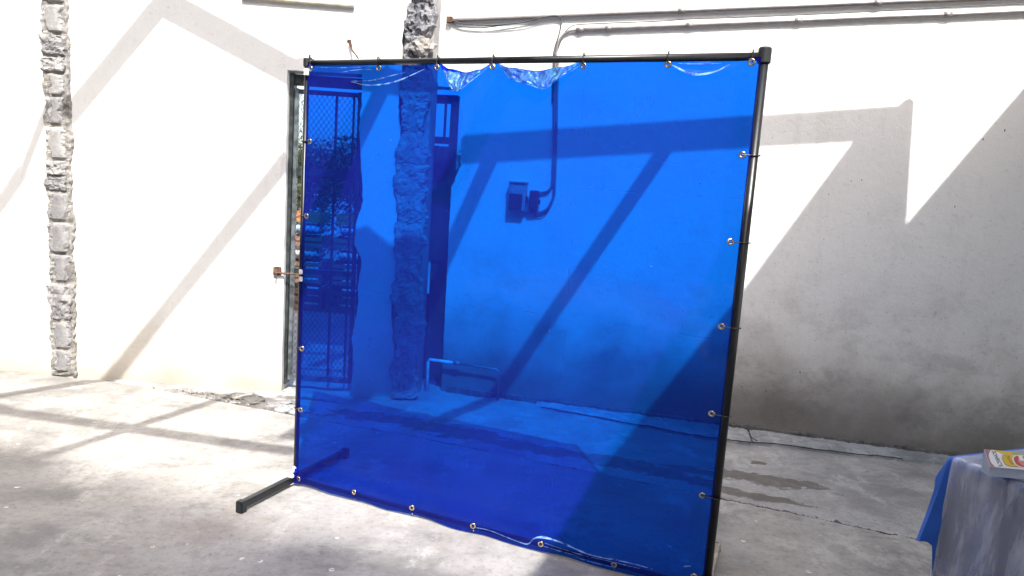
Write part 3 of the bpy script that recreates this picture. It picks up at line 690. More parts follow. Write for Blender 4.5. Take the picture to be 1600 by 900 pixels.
def debris(name, n, fx, mat, size, lab, cat=None):
    vs = []; bm = bmesh.new()
    for i in range(n):
        x, y = fx(); s = size*random.uniform(0.3, 1.0)**1.5
        q = [Vector((random.uniform(-1, 1)*s, random.uniform(-1, 1)*s, random.uniform(0, 1)*s*0.8)) for _ in range(6)]
        z = -0.012
        vv = [bm.verts.new(Vector((x, y, z)) + p) for p in q]
        try: bmesh.ops.convex_hull(bm, input=vv)
        except Exception: pass
    o = obj(name, bm, mat); return tag(o, lab, cat, None, 'stuff')
def f1():
    x = random.triangular(-2.45, -1.25, -1.5); return x, slab_y(x)+0.02+abs(random.gauss(0, 0.08))
debris('gravel', 420, f1, m_mortar, 0.018, 'pale crumbled grit between the slab and the left wall', 'gravel')
def f2():
    x = random.choice((random.uniform(-0.9, 2.2), random.gauss(1.5, 0.22), random.gauss(-0.3, 0.25))); return x, slab_y(x)+0.012+abs(random.gauss(0, 0.012))
debris('grit', 700, f2, m_dirt, 0.012, 'dark grit gathered in the joint along the slab edge', 'grit')
cp_ = []
for i in range(900):
    x = -2.4 + 5.2*i/899; cp_.append((x, slab_y(x)+0.006+0.004*noise.noise(Vector((x*9, 6, 0))), -0.001))
crack(cp_, 0.0032, 'pavement_crack', None)
# ridge of dirt in the joint
bm = bmesh.new(); n = 600; g = []
for i in range(n+1):
    x = -2.5 + 5.3*i/n; yy = slab_y(x)
    k = sm(noise.noise(Vector((x*2.1, 9, 0))) + 0.5*noise.noise(Vector((x*9, 3, 0))) + 0.4*noise.noise(Vector((x*23, 5, 0))) + (0.55*sm(x, 1.35, 1.5)*sm(x, 1.88, 1.70)) + (0.3 if x < -1.2 else 0), 0.10, 0.75)
    w = 0.005 + 0.055*k; h = 0.016*k - 0.008; row = []
    for j in range(7):
        s = j/6; z = -0.03 + (0.03+h)*math.sin(math.pi*s)**0.7 + 0.016*k*noise.noise(Vector((x*40, s*4, 0)))
        row.append(bm.verts.new((x, yy - 0.004 + w*(s*1.1) , z)))
    g.append(row)
for i in range(n):
    for j in range(6): bm.faces.new((g[i][j], g[i+1][j], g[i+1][j+1], g[i][j+1]))
tag(obj('dirt_ridge', bm, m_dirt, None, False), 'ridge of dark dirt in the joint along the slab edge', 'dirt', None, 'stuff')

# ------------------------------------------------------------ curtain stand
O = Vector((-1.026, 3.332, 0)); RZ = R(-22.35); WF, HF = 2.022, 2.068
st = empty('curtain_stand', O, RZ)
tag(st, 'square black tube stand holding the blue curtain on the concrete yard', 'stand')
def part(name, bm, mat, par=st, smooth=False): return obj(name, bm, mat, par, smooth)
for u in (0.0, WF):
    rr = 0.0122 if u == 0 else 0.0172
    bm = bmesh.new(); tube(bm, [(u, 0, 0.03), (u, 0, HF)], rr, 16); part('post', bm, m_black, smooth=True)
bm = bmesh.new(); tube(bm, [(0.0, 0, HF-0.004), (WF, 0, HF-0.004)], [0.0128, 0.0150], 16); part('top_bar', bm, m_black, smooth=True)
bm = bmesh.new(); tube(bm, [(0.0, 0, 0.028), (WF, 0, 0.028)], 0.011, 12); part('bottom_bar', bm, m_black, smooth=True)
bm = bmesh.new(); tube(bm, [(WF, 0, HF-0.030), (WF, 0, HF-0.026), (WF, 0, HF+0.022), (WF, 0, HF+0.027)], [0.020, 0.0235, 0.0235, 0.020], 18); part('end_cap', bm, m_cap, smooth=False)
bm = bmesh.new(); tube(bm, [(0, 0, HF-0.022), (0, 0, HF-0.018), (0, 0, HF+0.014), (0, 0, HF+0.017)], [0.016, 0.0185, 0.0185, 0.016], 16); part('end_cap', bm, m_cap)
bm = bmesh.new(); tube(bm, [(0.013, -0.002, HF+0.010), (0.015, -0.002, HF+0.032)], 0.004, 8); part('bolt', bm, m_cap)
for u, m in ((0.0, m_black), (WF, m_worn)):
    bm = bmesh.new(); bx(bm, (u-0.016, -0.36, 0.020), (u+0.016, 0.40, 0.052), 0.003); lg = part('leg', bm, m)
    if m is m_worn: lg['label'] = 'leg with worn beige paint'
    for y0 in (-0.385, 0.395):
        if u > 0 and y0 > 0:
            bm = bmesh.new(); tube(bm, [(u, 0.37, 0.0515), (u, 0.37, 0.0528)], 0.007, 12); o = obj('bolt_hole', bm, m_tie, lg)
            bm = bmesh.new(); bx(bm, (u-0.017, 0.385, 0.0), (u+0.017, 0.399, 0.018), 0.002); obj('foot_pad', bm, m_worn, lg); continue
        bm = bmesh.new(); bx(bm, (u-0.0195, y0, 0.0), (u+0.0195, y0+0.034, 0.056), 0.004); obj('end_cap', bm, m_cap, lg)
# white tape and clips at the lower left and along the left post
for (u, y, z, su, sy, sz) in ((-0.012, -0.036, 0.036, 0.026, 0.014, 0.024), (0.010, -0.019, 0.085, 0.013, 0.004, 0.016), (0.012, -0.02, 2.02, 0.012, 0.006, 0.016),
                              (0.012, -0.02, 1.083, 0.009, 0.006, 0.012), (0.014, -0.02, 1.048, 0.009, 0.006, 0.012)):
    bm = bmesh.new(); bx(bm, (u-su, y-sy, z-sz), (u+su, y+sy, z+sz), 0.003); part('white_tape', bm, m_tape)

# ------------------------------------------------------------ blue curtain
cu = empty('blue_curtain', O, RZ)
tag(cu, 'see-through blue plastic curtain tied inside the black stand by metal eyelets', 'curtain')
top_pts = [(0.016, 2.058), (0.21, 2.057), (0.396, 2.058), (0.55, 2.048), (0.70, 2.056), (0.76, 2.030), (0.838, 2.016), (0.90, 2.028), (0.959, 2.055), (1.03, 2.034), (1.157, 2.020), (1.26, 2.034), (1.35, 2.054), (1.5, 2.052), (1.681, 2.055), (1.84, 2.050), (2.0, 2.058)]
bot_pts = [(0.016, 0.018), (0.2, 0.016), (0.368, 0.013), (0.50, 0.010), (0.69, 0.015), (0.87, 0.008), (1.007, 0.006), (1.19, 0.006), (1.333, 0.010), (1.48, 0.012), (1.654, 0.006), (1.8, 0.010), (2.0, 0.012)]
def interp(pts, x):
    for (a, b), (c, d) in zip(pts, pts[1:]):
        if x <= c:
            t = (x-a)/(c-a); t = max(0, t); t = t*t*(3-2*t); return b+(d-b)*t
    return pts[-1][1]
gro = {'top': [(0.030, 2.036), (0.396, 2.038), (0.698, 2.036), (0.959, 2.036), (1.350, 2.037), (1.681, 2.039), (1.982, 2.040)],
       'left': [(0.034, 1.704), (0.034, 1.353), (0.034, 0.707), (0.034, 0.398), (0.040, 0.046)],
       'right': [(1.984, 1.714), (1.976, 1.397), (1.976, 1.077), (1.974, 0.737), (1.972, 0.407), (1.975, 0.08)],
       'bottom': [(0.368, 0.051), (0.690, 0.048), (1.007, 0.040), (1.333, 0.043), (1.654, 0.036)]}
creases = [  # polyline in (across, up), height, width
    ([(0.24, 1.975), (0.32, 1.962), (0.42, 1.958), (0.53, 1.985), (0.64, 2.03)], 0.006, 0.010),
    ([(0.24, 1.975), (0.34, 1.982), (0.45, 2.000), (0.52, 2.015)], 0.004, 0.008),
    ([(0.02, 2.045), (0.15, 2.030), (0.25, 2.028), (0.39, 2.034)], 0.004, 0.007),
    ([(0.18, 2.012), (0.28, 2.020), (0.38, 2.026)], 0.004, 0.006),
    ([(1.69, 2.035), (1.74, 2.008), (1.80, 1.995), (1.86, 2.002), (1.96, 2.045)], 0.010, 0.011),
    ([(1.70, 2.04), (1.76, 2.035), (1.86, 2.04)], 0.004, 0.007),
    ([(1.19, 0.028), (1.26, 0.055), (1.32, 0.072), (1.40, 0.060), (1.50, 0.050), (1.62, 0.056), (1.76, 0.050), (1.86, 0.040)], 0.011, 0.012),
    ([(1.66, 0.042), (1.75, 0.030), (1.90, 0.022)], 0.006, 0.009),
    ([(1.02, 0.052), (1.10, 0.040), (1.24, 0.030)], 0.004, 0.007),
    ([(0.02, 0.10), (0.10, 0.13), (0.25, 0.20)], 0.004, 0.02),
    ([(1.95, 1.70), (1.965, 1.40), (1.955, 1.08), (1.965, 0.75), (1.955, 0.42)], 0.004, 0.010),
    ([(0.045, 1.70), (0.036, 1.35), (0.040, 1.0), (0.034, 0.7), (0.045, 0.4)], 0.003, 0.008)]
cr = [([Vector((p[0], p[1])) for p in pl], a, w) for pl, a, w in creases]
crb = [(min(p.x for p in pl)-4*w, max(p.x for p in pl)+4*w, min(p.y for p in pl)-4*w, max(p.y for p in pl)+4*w) for pl, a, w in cr]
def curtain_y(u, v):
    y = 0.0
    y += 0.010*noise.noise(Vector((u*1.1, v*0.8, 2))) + 0.0035*noise.noise(Vector((u*4.2+v*1.5, v*1.6, 5)))
    tp = sm(v, 1.75, 2.04)
    y += tp*0.006*math.sin(u*24+2*noise.noise(Vector((u*2, v*3, 0)))*3)*0.7
    bt = sm(v, 0.22, 0.02)
    y += bt*(0.007*noise.noise(Vector((u*7, v*5, 1))) + 0.004*math.sin(u*19))
    e = max(sm(u, 1.86, 1.98), sm(u, 0.13, 0.03)); y += e*0.004*math.sin(v*19)
    for (pl, a, w), b in zip(cr, crb):
        if b[0] < u < b[1] and b[2] < v < b[3]:
            P = Vector((u, v)); best = 9; tt = 0; L = len(pl)-1
            for i in range(L):
                d = pl[i+1]-pl[i]; t = max(0, min(1, (P-pl[i]).dot(d)/d.length_squared)); q = (P-pl[i]-d*t)
                if q.length < abs(best): best = q.length; tt = (i+t)/L
            y -= a*math.exp(-(best/w)**2)*min(1, 6*tt, 6*(1-tt))
    y -= 0.015*sm(v, 0.14, 0.06)
    y -= 0.017*max(sm(u, 1.93, 2.0), 0.8*sm(u, 0.07, 0.02))
    return y
def levels():
    out = []; v = 0.0
    while v < 1.0:
        out.append(v); V = v*2.04
        v += (0.0045 if V > 1.93 or V < 0.10 else 0.014)/2.04
    out.append(1.0); return out
LV = levels(); NU = 330
bm = bmesh.new(); g = []
for i in range(NU+1):
    s = i/NU; row = []
    u0 = 0.017+1.983*s; t, b = interp(top_pts, u0), interp(bot_pts, u0)
    for f in LV:
        v = b+(t-b)*f
        er = 0.005*abs(math.sin(math.pi*(v-0.08)/0.33)) if v < 1.72 else 0.004*math.sin(math.pi*(v-1.714)/0.33)**2
        el = 0.003*abs(math.sin(math.pi*(v-0.05)/0.33))
        u = (0.011+el) + (2.015-er-0.011-el)*s
        row.append(bm.verts.new((u, curtain_y(u, v)-0.004, v)))
    g.append(row)
for i in range(NU):
    for j in range(len(LV)-1): bm.faces.new((g[i][j], g[i+1][j], g[i+1][j+1], g[i][j+1]))
obj('sheet', bm, m_vinyl, cu, True)
# folded-over flaps between the top eyelets
def fold(TL, TR, Bs, seed, out=0.45):
    """TL/TR top corners, Bs: lower outline from left to right"""
    bm = bmesh.new(); nx, nz = 60, 22; g = []
    line = [TL] + Bs + [TR]; xs = [p[0] for p in line]
    for i in range(nx+1):
        s = i/nx; u = TL[0]+(TR[0]-TL[0])*s
        for (a, b), (c, d) in zip(line, line[1:]):
            if u <= c+1e-6: lo = b+(d-b)*(u-a)/(c-a); break
        hi = min(interp(top_pts, u)-0.001, 2.05); lo = min(lo, hi-0.001); row = []
        for j in range(nz+1):
            t = j/nz; v = hi+(lo-hi)*t; q = Vector((u*26+seed, v*22, seed))
            am = min(1, s*6, (1-s)*6)
            # crease pattern: sharp pleats that converge on the lowest point
            bc = min(Bs, key=lambda p: p[1]); ang = math.atan2(u-bc[0], v-bc[1]+0.02)
            pl = abs(((ang*4.2+seed+0.6*noise.noise(q)) % 1.0)-0.5)*2
            y = -0.010 - am*(out*(hi-v)*math.sin(math.pi*min(1, t*0.62)) + 0.010*pl*t*(1-0.5*t) + 0.006*noise.noise(q)+0.003*noise.noise(q*2.7))
            row.append(bm.verts.new((u, y, v)))
        g.append(row)
    for i in range(nx):
        for j in range(nz): bm.faces.new((g[i][j], g[i+1][j], g[i+1][j+1], g[i][j+1]))
    obj('fold', bm, m_crease, cu, True)
fold((0.715, 2.04), (0.935, 2.045), [(0.755, 1.985), (0.795, 1.932), (0.822, 1.930), (0.88, 1.985)], 1.3)
fold((0.985, 2.045), (1.335, 2.05), [(1.05, 1.992), (1.085, 1.970), (1.14, 1.965), (1.195, 1.948), (1.215, 1.950), (1.28, 2.0)], 4.1)
def glint_paint():  # bright glints along the creases, painted as pale ribbons
    k = Mt('crease_glint_vinyl'); t = k.t; t.nodes.remove(k.b)
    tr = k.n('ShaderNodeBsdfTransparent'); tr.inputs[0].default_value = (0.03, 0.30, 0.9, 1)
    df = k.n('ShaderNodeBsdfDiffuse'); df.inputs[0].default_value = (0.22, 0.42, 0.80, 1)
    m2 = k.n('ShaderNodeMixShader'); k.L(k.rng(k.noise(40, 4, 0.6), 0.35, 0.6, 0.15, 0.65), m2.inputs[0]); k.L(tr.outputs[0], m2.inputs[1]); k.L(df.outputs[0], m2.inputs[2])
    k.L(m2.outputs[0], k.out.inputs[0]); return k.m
m_glint = glint_paint()
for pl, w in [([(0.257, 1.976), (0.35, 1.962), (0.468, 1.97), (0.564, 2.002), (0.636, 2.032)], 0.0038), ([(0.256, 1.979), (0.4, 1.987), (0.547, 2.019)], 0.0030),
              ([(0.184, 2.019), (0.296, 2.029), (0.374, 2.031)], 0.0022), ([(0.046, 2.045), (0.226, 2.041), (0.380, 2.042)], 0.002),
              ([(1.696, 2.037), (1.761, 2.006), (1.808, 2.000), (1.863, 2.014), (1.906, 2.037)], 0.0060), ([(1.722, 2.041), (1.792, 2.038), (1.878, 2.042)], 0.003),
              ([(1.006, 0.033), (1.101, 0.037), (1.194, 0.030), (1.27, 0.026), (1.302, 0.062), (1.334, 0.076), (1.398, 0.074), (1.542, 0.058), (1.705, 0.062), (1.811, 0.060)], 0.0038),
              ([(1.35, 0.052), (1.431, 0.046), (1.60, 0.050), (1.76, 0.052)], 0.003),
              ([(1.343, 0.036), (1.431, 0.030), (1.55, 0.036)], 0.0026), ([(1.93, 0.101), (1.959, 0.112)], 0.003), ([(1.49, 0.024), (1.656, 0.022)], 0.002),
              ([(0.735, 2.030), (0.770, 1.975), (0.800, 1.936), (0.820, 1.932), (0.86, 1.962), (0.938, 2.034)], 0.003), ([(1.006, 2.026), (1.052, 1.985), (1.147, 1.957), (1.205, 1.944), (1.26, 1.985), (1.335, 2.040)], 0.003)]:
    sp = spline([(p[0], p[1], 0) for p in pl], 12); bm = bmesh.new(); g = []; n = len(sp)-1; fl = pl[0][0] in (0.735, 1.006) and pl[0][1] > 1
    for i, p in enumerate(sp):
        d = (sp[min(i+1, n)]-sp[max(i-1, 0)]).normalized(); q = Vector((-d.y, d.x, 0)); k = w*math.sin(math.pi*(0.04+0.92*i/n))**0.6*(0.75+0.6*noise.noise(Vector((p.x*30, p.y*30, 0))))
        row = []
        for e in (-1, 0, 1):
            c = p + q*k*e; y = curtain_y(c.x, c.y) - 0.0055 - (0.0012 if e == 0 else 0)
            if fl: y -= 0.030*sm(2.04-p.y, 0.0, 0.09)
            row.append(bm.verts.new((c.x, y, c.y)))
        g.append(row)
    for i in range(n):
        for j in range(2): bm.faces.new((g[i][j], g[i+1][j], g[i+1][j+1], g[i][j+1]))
    obj('crease', bm, m_glint, cu, True)
# eyelets and ties
bm = bmesh.new(); torus(bm, (0, 0, 0), (0, 1, 0), 0.0096, 0.0043, 18, 7, 0.55); eyel = bpy.data.meshes.new('grommet'); bmesh.ops.recalc_face_normals(bm, faces=bm.faces[:]); bm.to_mesh(eyel); bm.free()
eyel.materials.append(m_brass); eyel.polygons.foreach_set('use_smooth', [True]*len(eyel.polygons))
for side, L_ in gro.items():
    for (u, v) in L_:
        y = curtain_y(u, v)-0.007
        o = obj('grommet', eyel, None, cu); o.location = (u, y, v)
        o.rotation_euler = (random.uniform(-0.25, 0.25), random.uniform(-0.2, 0.2), random.uniform(-0.3, 0.3))
        bm = bmesh.new()
        if side == 'top': c = Vector((u, 0, HF-0.004)); ring = [c + Vector((0.001*math.sin(a*3), math.cos(a)*0.0175, math.sin(a)*0.0175)) for a in [2*math.pi*k/16 for k in range(17)]]; tail = [(u, -0.012, HF+0.006), (u+0.003, -0.014, HF+0.018)]; lk = [(u, -0.016, HF-0.012), (u, y-0.004, v+0.006), (u, y-0.005, v)]
        elif side == 'bottom': c = Vector((u, 0, 0.028)); ring = [c + Vector((0, math.cos(a)*0.0135, math.sin(a)*0.0135)) for a in [2*math.pi*k/16 for k in range(17)]]; tail = [(u, -0.013, 0.022), (u+0.003, -0.018, 0.014)]; lk = [(u, -0.013, 0.035), (u, y-0.004, v-0.004), (u, y-0.004, v)]
        else:
            pu = 0.0 if side == 'left' else WF; sg = -1 if side == 'left' else 1; pr_ = 0.0135 if side == 'left' else 0.018
            c = Vector((pu, 0, v)); ring = [c + Vector((math.cos(a)*(pr_+0.002), math.sin(a)*(pr_+0.002), 0)) for a in [2*math.pi*k/16 for k in range(17)]]
            tail = [(pu+sg*pr_, -0.002, v), (pu+sg*(pr_+0.005), -0.006, v+0.001)]; lk = [(pu-sg*pr_*0.6, -pr_, v), (u, y-0.004, v)]
        tube(bm, ring, 0.0024, 6, False); tube(bm, tail, 0.003, 6); tube(bm, lk, 0.0022, 6)
        obj('cable_tie', bm, m_tie, cu)

# ------------------------------------------------------------ table, cloth, clear film, carton
TC = Vector((1.509, 2.231, 0)); TRZ = R(22.35)
tb = empty('table', TC, TRZ); tag(tb, 'rectangular table under the blue cloth at the right edge', 'table')
bm = bmesh.new(); bx(bm, (0.012, -1.2, 0.715), (1.5, -0.012, 0.742), 0.004); obj('tabletop', bm, m_wood, tb)
for X in (0.08, 1.42):
    for Y in (-0.08, -1.12):
        bm = bmesh.new(); tube(bm, [(X, Y, 0.0), (X, Y, 0.715)], 0.014, 12); obj('leg', bm, m_steel, tb, True)
def drape(drop, zt, flare, wav, seed, off, N=150, crumple=0.0, dropy=None, short=None):
    bm = bmesh.new(); g = []; LX, LY = 1.5, 1.2
    dropy = dropy or drop
    SX = [(-drop + (LX+2*drop)*i/N) for i in range(N+1)]; SY = [(-LY-dropy + (LY+2*dropy)*j/N) for j in range(N+1)]
    for s in SX:
        row = []
        for t in SY:
            dx = -s if s < 0 else (s-LX if s > LX else 0); dy = t if t > 0 else (-LY-t if t < -LY else 0)
            x = min(max(s, 0), LX); y = min(max(t, -LY), 0); d = math.hypot(dx, dy)
            sx = -1 if s < 0 else 1; sy = 1 if t > 0 else -1
            q = Vector((s*3+seed, t*3, seed))
            if d > 0:
                nx, ny = sx*dx/d, sy*dy/d; rr = 0.012
                if short and s < 0: d2 = d*(short + (1-short)*sm(-t, 0.01, 0.05))
                else: d2 = d
                hz = max(0.0, d2-rr)
                w = wav*noise.noise(Vector(((x+y)*9+seed, math.atan2(ny, nx)*2.2, hz*1.5)))*min(1, hz/0.12)*2
                fl_ = flare*(1 + (3.2*sm(t, -0.04, 0.02) if short else 0))
                o_ = off + rr*min(1, d/rr) + fl_*hz + w + crumple*0.6*noise.noise(q*9)
                x += nx*o_; y += ny*o_; z = zt - hz*0.97 - (0.004 if d > rr else 0)
            else: z = zt + crumple*max(0.0, 0.6+noise.noise(q*4.5) + 0.5*noise.noise(q*13))*min(1, 0.3+min(s, LX-s, -t, t+LY)*8)
            row.append(bm.verts.new((x, y, max(z, 0.01+0.01*noise.noise(q*5)))))
        g.append(row)
    for i in range(N):
        for j in range(N): bm.faces.new((g[i][j], g[i+1][j], g[i+1][j+1], g[i][j+1]))
    return bm
o = obj('tablecloth', drape(0.66, 0.745, 0.075, 0.012, 2.0, 0.002, 150, 0.0, 0.12, 0.46), m_cloth, None, True, TC); o.rotation_euler.z = TRZ
tag(o, 'bright blue cloth hanging over the table corner under the clear plastic', 'tablecloth')
o = obj('plastic_cover', drape(0.72, 0.750, 0.085, 0.012, 2.0, 0.014, 190, 0.004, -0.015), m_clear, None, True, TC); o.rotation_euler.z = TRZ
tag(o, 'crinkled clear plastic sheet spread over the blue tablecloth', 'plastic sheet')

ct = empty('candy_carton', (1.487, 2.030, 0.760), R(-5.0)); tag(ct, 'small printed sweets carton with a white, yellow and red face on the table', 'box')
m_card = simple('carton_white', (0.80, 0.77, 0.74), 0.5, 0, 0.04, 40, 0.03)
m_side = simple('carton_shaded_side', (0.36, 0.40, 0.50), 0.5, 0, 0.05, 40, 0.03)  # blue-grey of the shaded front put into the body colour
m_yel = simple('print_yellow', (0.78, 0.56, 0.05), 0.5, 0, 0.05, 60, 0.0)
m_red = simple('print_red', (0.62, 0.12, 0.10), 0.5, 0, 0.05, 60, 0.0)
m_pink = simple('print_salmon', (0.75, 0.30, 0.22), 0.5, 0, 0.05, 60, 0.0)
m_ink = simple('print_ink', (0.04, 0.04, 0.06), 0.5, 0, 0.05, 60, 0.0)
m_pw = simple('print_white', (0.86, 0.85, 0.84), 0.5, 0, 0.02, 60, 0.0)
m_mauve = simple('print_mauve', (0.42, 0.22, 0.24), 0.5, 0, 0.05, 60, 0.0)
m_grn = simple('print_green', (0.42, 0.50, 0.30), 0.5, 0, 0.05, 60, 0.0)
WB, FH, DB, SB, RB = 0.22, 0.031, 0.046, 0.040, 0.040       # width, front height, depth, slope depth, slope rise
bm = bmesh.new()
prof = [(0.004, 0), (0.004, FH-0.002), (SB, FH+RB-0.002), (DB, FH+RB-0.002), (DB, 0)]
A = [bm.verts.new((0.004, y, z)) for y, z in prof]; B = [bm.verts.new((WB, y, z)) for y, z in prof]
bm.faces.new(A); bm.faces.new(list(reversed(B)))
for i in range(5): bm.faces.new((A[i], B[i], B[(i+1) % 5], A[(i+1) % 5]))
obj('carton_body', bm, m_side, ct)
bm = bmesh.new()
p0, p1 = Vector((0, -0.002, FH)), Vector((0, SB, FH+RB)); dl = (p1-p0); nl = Vector((0, -dl.z, dl.y)).normalized()
q = [bm.verts.new(p) for p in (p0, p0+Vector((WB, 0, 0)), p1+Vector((WB, 0, 0)), p1, p0+nl*0.0015, p0+Vector((WB, 0, 0))+nl*0.0015, p1+Vector((WB, 0, 0))+nl*0.0015, p1+nl*0.0015)]
for f in ((0,1,2,3), (7,6,5,4), (0,4,5,1), (1,5,6,2), (2,6,7,3), (3,7,4,0)): bm.faces.new([q[i] for i in f])
lid = obj('printed_flap', bm, m_card, ct)
LH = dl.length; dlu = dl.normalized()
def on_lid(a, b, k): return p0 + Vector((a, 0, 0)) + dlu*b + nl*(0.0015+0.0003*k)
def flat(name, pts, k, mat):
    bm = bmesh.new(); bm.faces.new([bm.verts.new(on_lid(a, b, k)) for a, b in pts])
    bmesh.ops.triangulate(bm, faces=bm.faces[:]); return obj(name, bm, mat, lid)
def blob(cx, cy, rx, ry, p=2.4, n=30, sk=0.0):
    o = []
    for i in range(n):
        a = 2*math.pi*i/n; c, s = math.cos(a), math.sin(a)
        o.append((cx + rx*math.copysign(abs(c)**(2/p), c) + sk*s*ry, cy + ry*math.copysign(abs(s)**(2/p), s)))
    return o
flat('mauve_border', [(0, 0), (0.012, 0), (0.006, 0.03), (0.012, LH*0.85), (0.02, LH), (0, LH)], 1, m_mauve)
flat('yellow_band', [(0.035, LH*0.80), (0.24, LH*0.78), (0.24, LH), (0.03, LH)], 1, m_yel)
flat('pale_band', [(0.075, LH*0.84), (0.24, LH*0.80), (0.24, LH*0.96), (0.085, LH*0.98)], 2, m_grn)
flat('white_patch', blob(0.027, LH*0.48, 0.021, LH*0.42, 3.0, 30, 0.10), 2, m_pw)
flat('yellow_emblem_rim', blob(0.067, LH*0.44, 0.024, LH*0.34, 3.0), 2, m_mauve)
flat('yellow_emblem', blob(0.067, LH*0.45, 0.0215, LH*0.31, 3.0), 3, m_yel)
flat('red_emblem_rim', blob(0.105, LH*0.46, 0.032, LH*0.36, 2.6), 4, m_pw)
flat('red_emblem', blob(0.106, LH*0.46, 0.029, LH*0.33, 2.6), 5, m_red)
flat('red_emblem_centre', blob(0.110, LH*0.46, 0.021, LH*0.24, 2.6), 6, m_pink)
flat('pale_square', [(0.094, LH*0.5), (0.106, LH*0.5), (0.106, LH*0.82), (0.094, LH*0.82)], 7, m_pw)
def text(s, size, cx, cy, rot, k, mat, sx=1.0):
    cu_ = bpy.data.curves.new('lettering', 'FONT'); cu_.body = s; cu_.size = size; cu_.align_x = 'CENTER'; cu_.align_y = 'CENTER'; cu_.offset = 0.0004
    to = bpy.data.objects.new('tmp', cu_); C.objects.link(to)
    dg = bpy.context.evaluated_depsgraph_get(); me = bpy.data.meshes.new_from_object(to.evaluated_get(dg)); bpy.data.objects.remove(to)
    me.name = 'lettering'; c, s_ = math.cos(rot), math.sin(rot)
    for v in me.vertices:
        a, b = v.co.x*sx, v.co.y; v.co = on_lid(cx+a*c-b*s_, cy+a*s_+b*c, k)
    me.materials.clear(); me.materials.append(mat); o = bpy.data.objects.new('lettering', me); link(o, lid); return o
text("SONRIC'S", 0.0165, 0.028, LH*0.49, R(-82), 3, m_ink, 0.72)
text("Ricos", 0.015, 0.066, LH*0.46, R(-70), 4, m_red, 0.8)

# ------------------------------------------------------------ steel canopy overhead (its frame throws the shadows on walls and floor)
ZC = 3.6
cp = empty('steel_canopy', (0, -1.0, 0)); tag(cp, 'steel canopy frame with a part roof over the yard', 'canopy')
def beam(a, b, w, k):
    a = Vector((a[0], a[1], 0)); b = Vector((b[0], b[1], 0)); d = (b-a).normalized(); s = Vector((-d.y, d.x, 0))*w/2
    bm = bmesh.new(); z0 = ZC-0.012+0.001*k; lo = [a-s, a+s, b+s, b-s]
    A = [bm.verts.new((p.x, p.y, z0)) for p in lo]; B = [bm.verts.new((p.x, p.y, z0+0.024)) for p in lo]
    bm.faces.new(A); bm.faces.new(list(reversed(B)))
    for i in range(4): bm.faces.new((A[i], B[i], B[(i+1) % 4], A[(i+1) % 4]))
    o = obj('beam', bm, m_canopy, cp); o.location = -cp.location; return o
bl = [((-2.33, 4.19), (-1.33, 3.86), 0.13), ((-1.36, 3.895), (-0.12, 3.83), 0.115), ((-0.14, 3.83), (2.66, 3.435), 0.145),
      ((-1.28, 3.42), (-2.24, 2.08), 0.10), ((-2.24, 2.08), (-3.2, 0.74), 0.10),
      ((-2.33, 4.22), (-2.87, 3.55), 0.12), ((-3.02, 3.60), (-3.13, 3.2), 0.05), ((-3.12, 3.24), (-3.45, 2.72), 0.085),
      ((-0.70, 3.92), (-1.02, 2.95), 0.10), ((0.13, 3.80), (-0.28, 2.42), 0.115), ((-0.28, 2.44), (-0.62, 1.1), 0.12),
      ((1.33, 3.60), (0.62, 2.33), 0.10), ((0.63, 2.36), (0.05, 1.35), 0.11),
      ((-1.22, 1.95), (-1.80, 0.45), 0.075), ((-3.4, 1.42), (-0.5, 0.90), 0.115), ((-4.6, 2.2), (-2.4, 1.25), 0.10)]
for k, (a, b, w) in enumerate(bl): beam(a, b, w, k)
poly = [(2.48, 3.37), (2.70, 3.505), (2.735, 3.48), (2.93, 2.85), (3.31, 3.43), (3.9, 4.33), (7.5, 3.5), (7.5, -4.6), (-7, -4.6), (-7, -1.05), (0.35, -1.05), (0.84, -0.22), (0.96, 0.09), (1.2, 0.8), (1.7, 2.02), (2.06, 2.6)]  # unseen roof, its rear part sized to trim the fill light
bm = bmesh.new(); prism(bm, poly, Vector((0, 0, 0.03)), origin=Vector((0, 0, ZC+0.03)), V=Vector((0, 1, 0)))
o = obj('shade_roof_sheet', bm, m_sheet, cp); o.location = -cp.location
poly = [(-0.715, 3.0), (-0.62, 3.03), (-0.52, 2.98), (-0.42, 2.93), (-0.28, 2.97), (-0.10, 2.95), (0.0, 2.5), (-0.02, 2.08), (-0.46, 2.04)]  # added unseen sheet, shaped to shade the lower wall by the gate
bm = bmesh.new(); prism(bm, poly, Vector((0, 0, 0.02)), origin=Vector((0, 0, ZC+0.03)), V=Vector((0, 1, 0)))
o = obj('shade_roof_sheet', bm, m_sheet, cp); o.location = -cp.location
for (x, y) in ((-6.8, -1.2), (-2.5, -1.2), (7.3, -1.2), (7.3, 1.5), (-6.8, 3.0)):
    bm = bmesh.new(); bx(bm, (x-0.05, y-0.05, 0), (x+0.05, y+0.05, ZC-0.02)); o = obj('column', bm, m_canopy, cp); o.location = -cp.location
bm = bmesh.new(); bx(bm, (-7, -7.2, -0.06), (9, -7.0, 2.6)); tag(obj('added_back_wall', bm, m_blocker_grey), 'added unseen wall behind the view, keeping curtain reflections dim', 'wall')  # unseen, added so the curtain has something dim to reflect

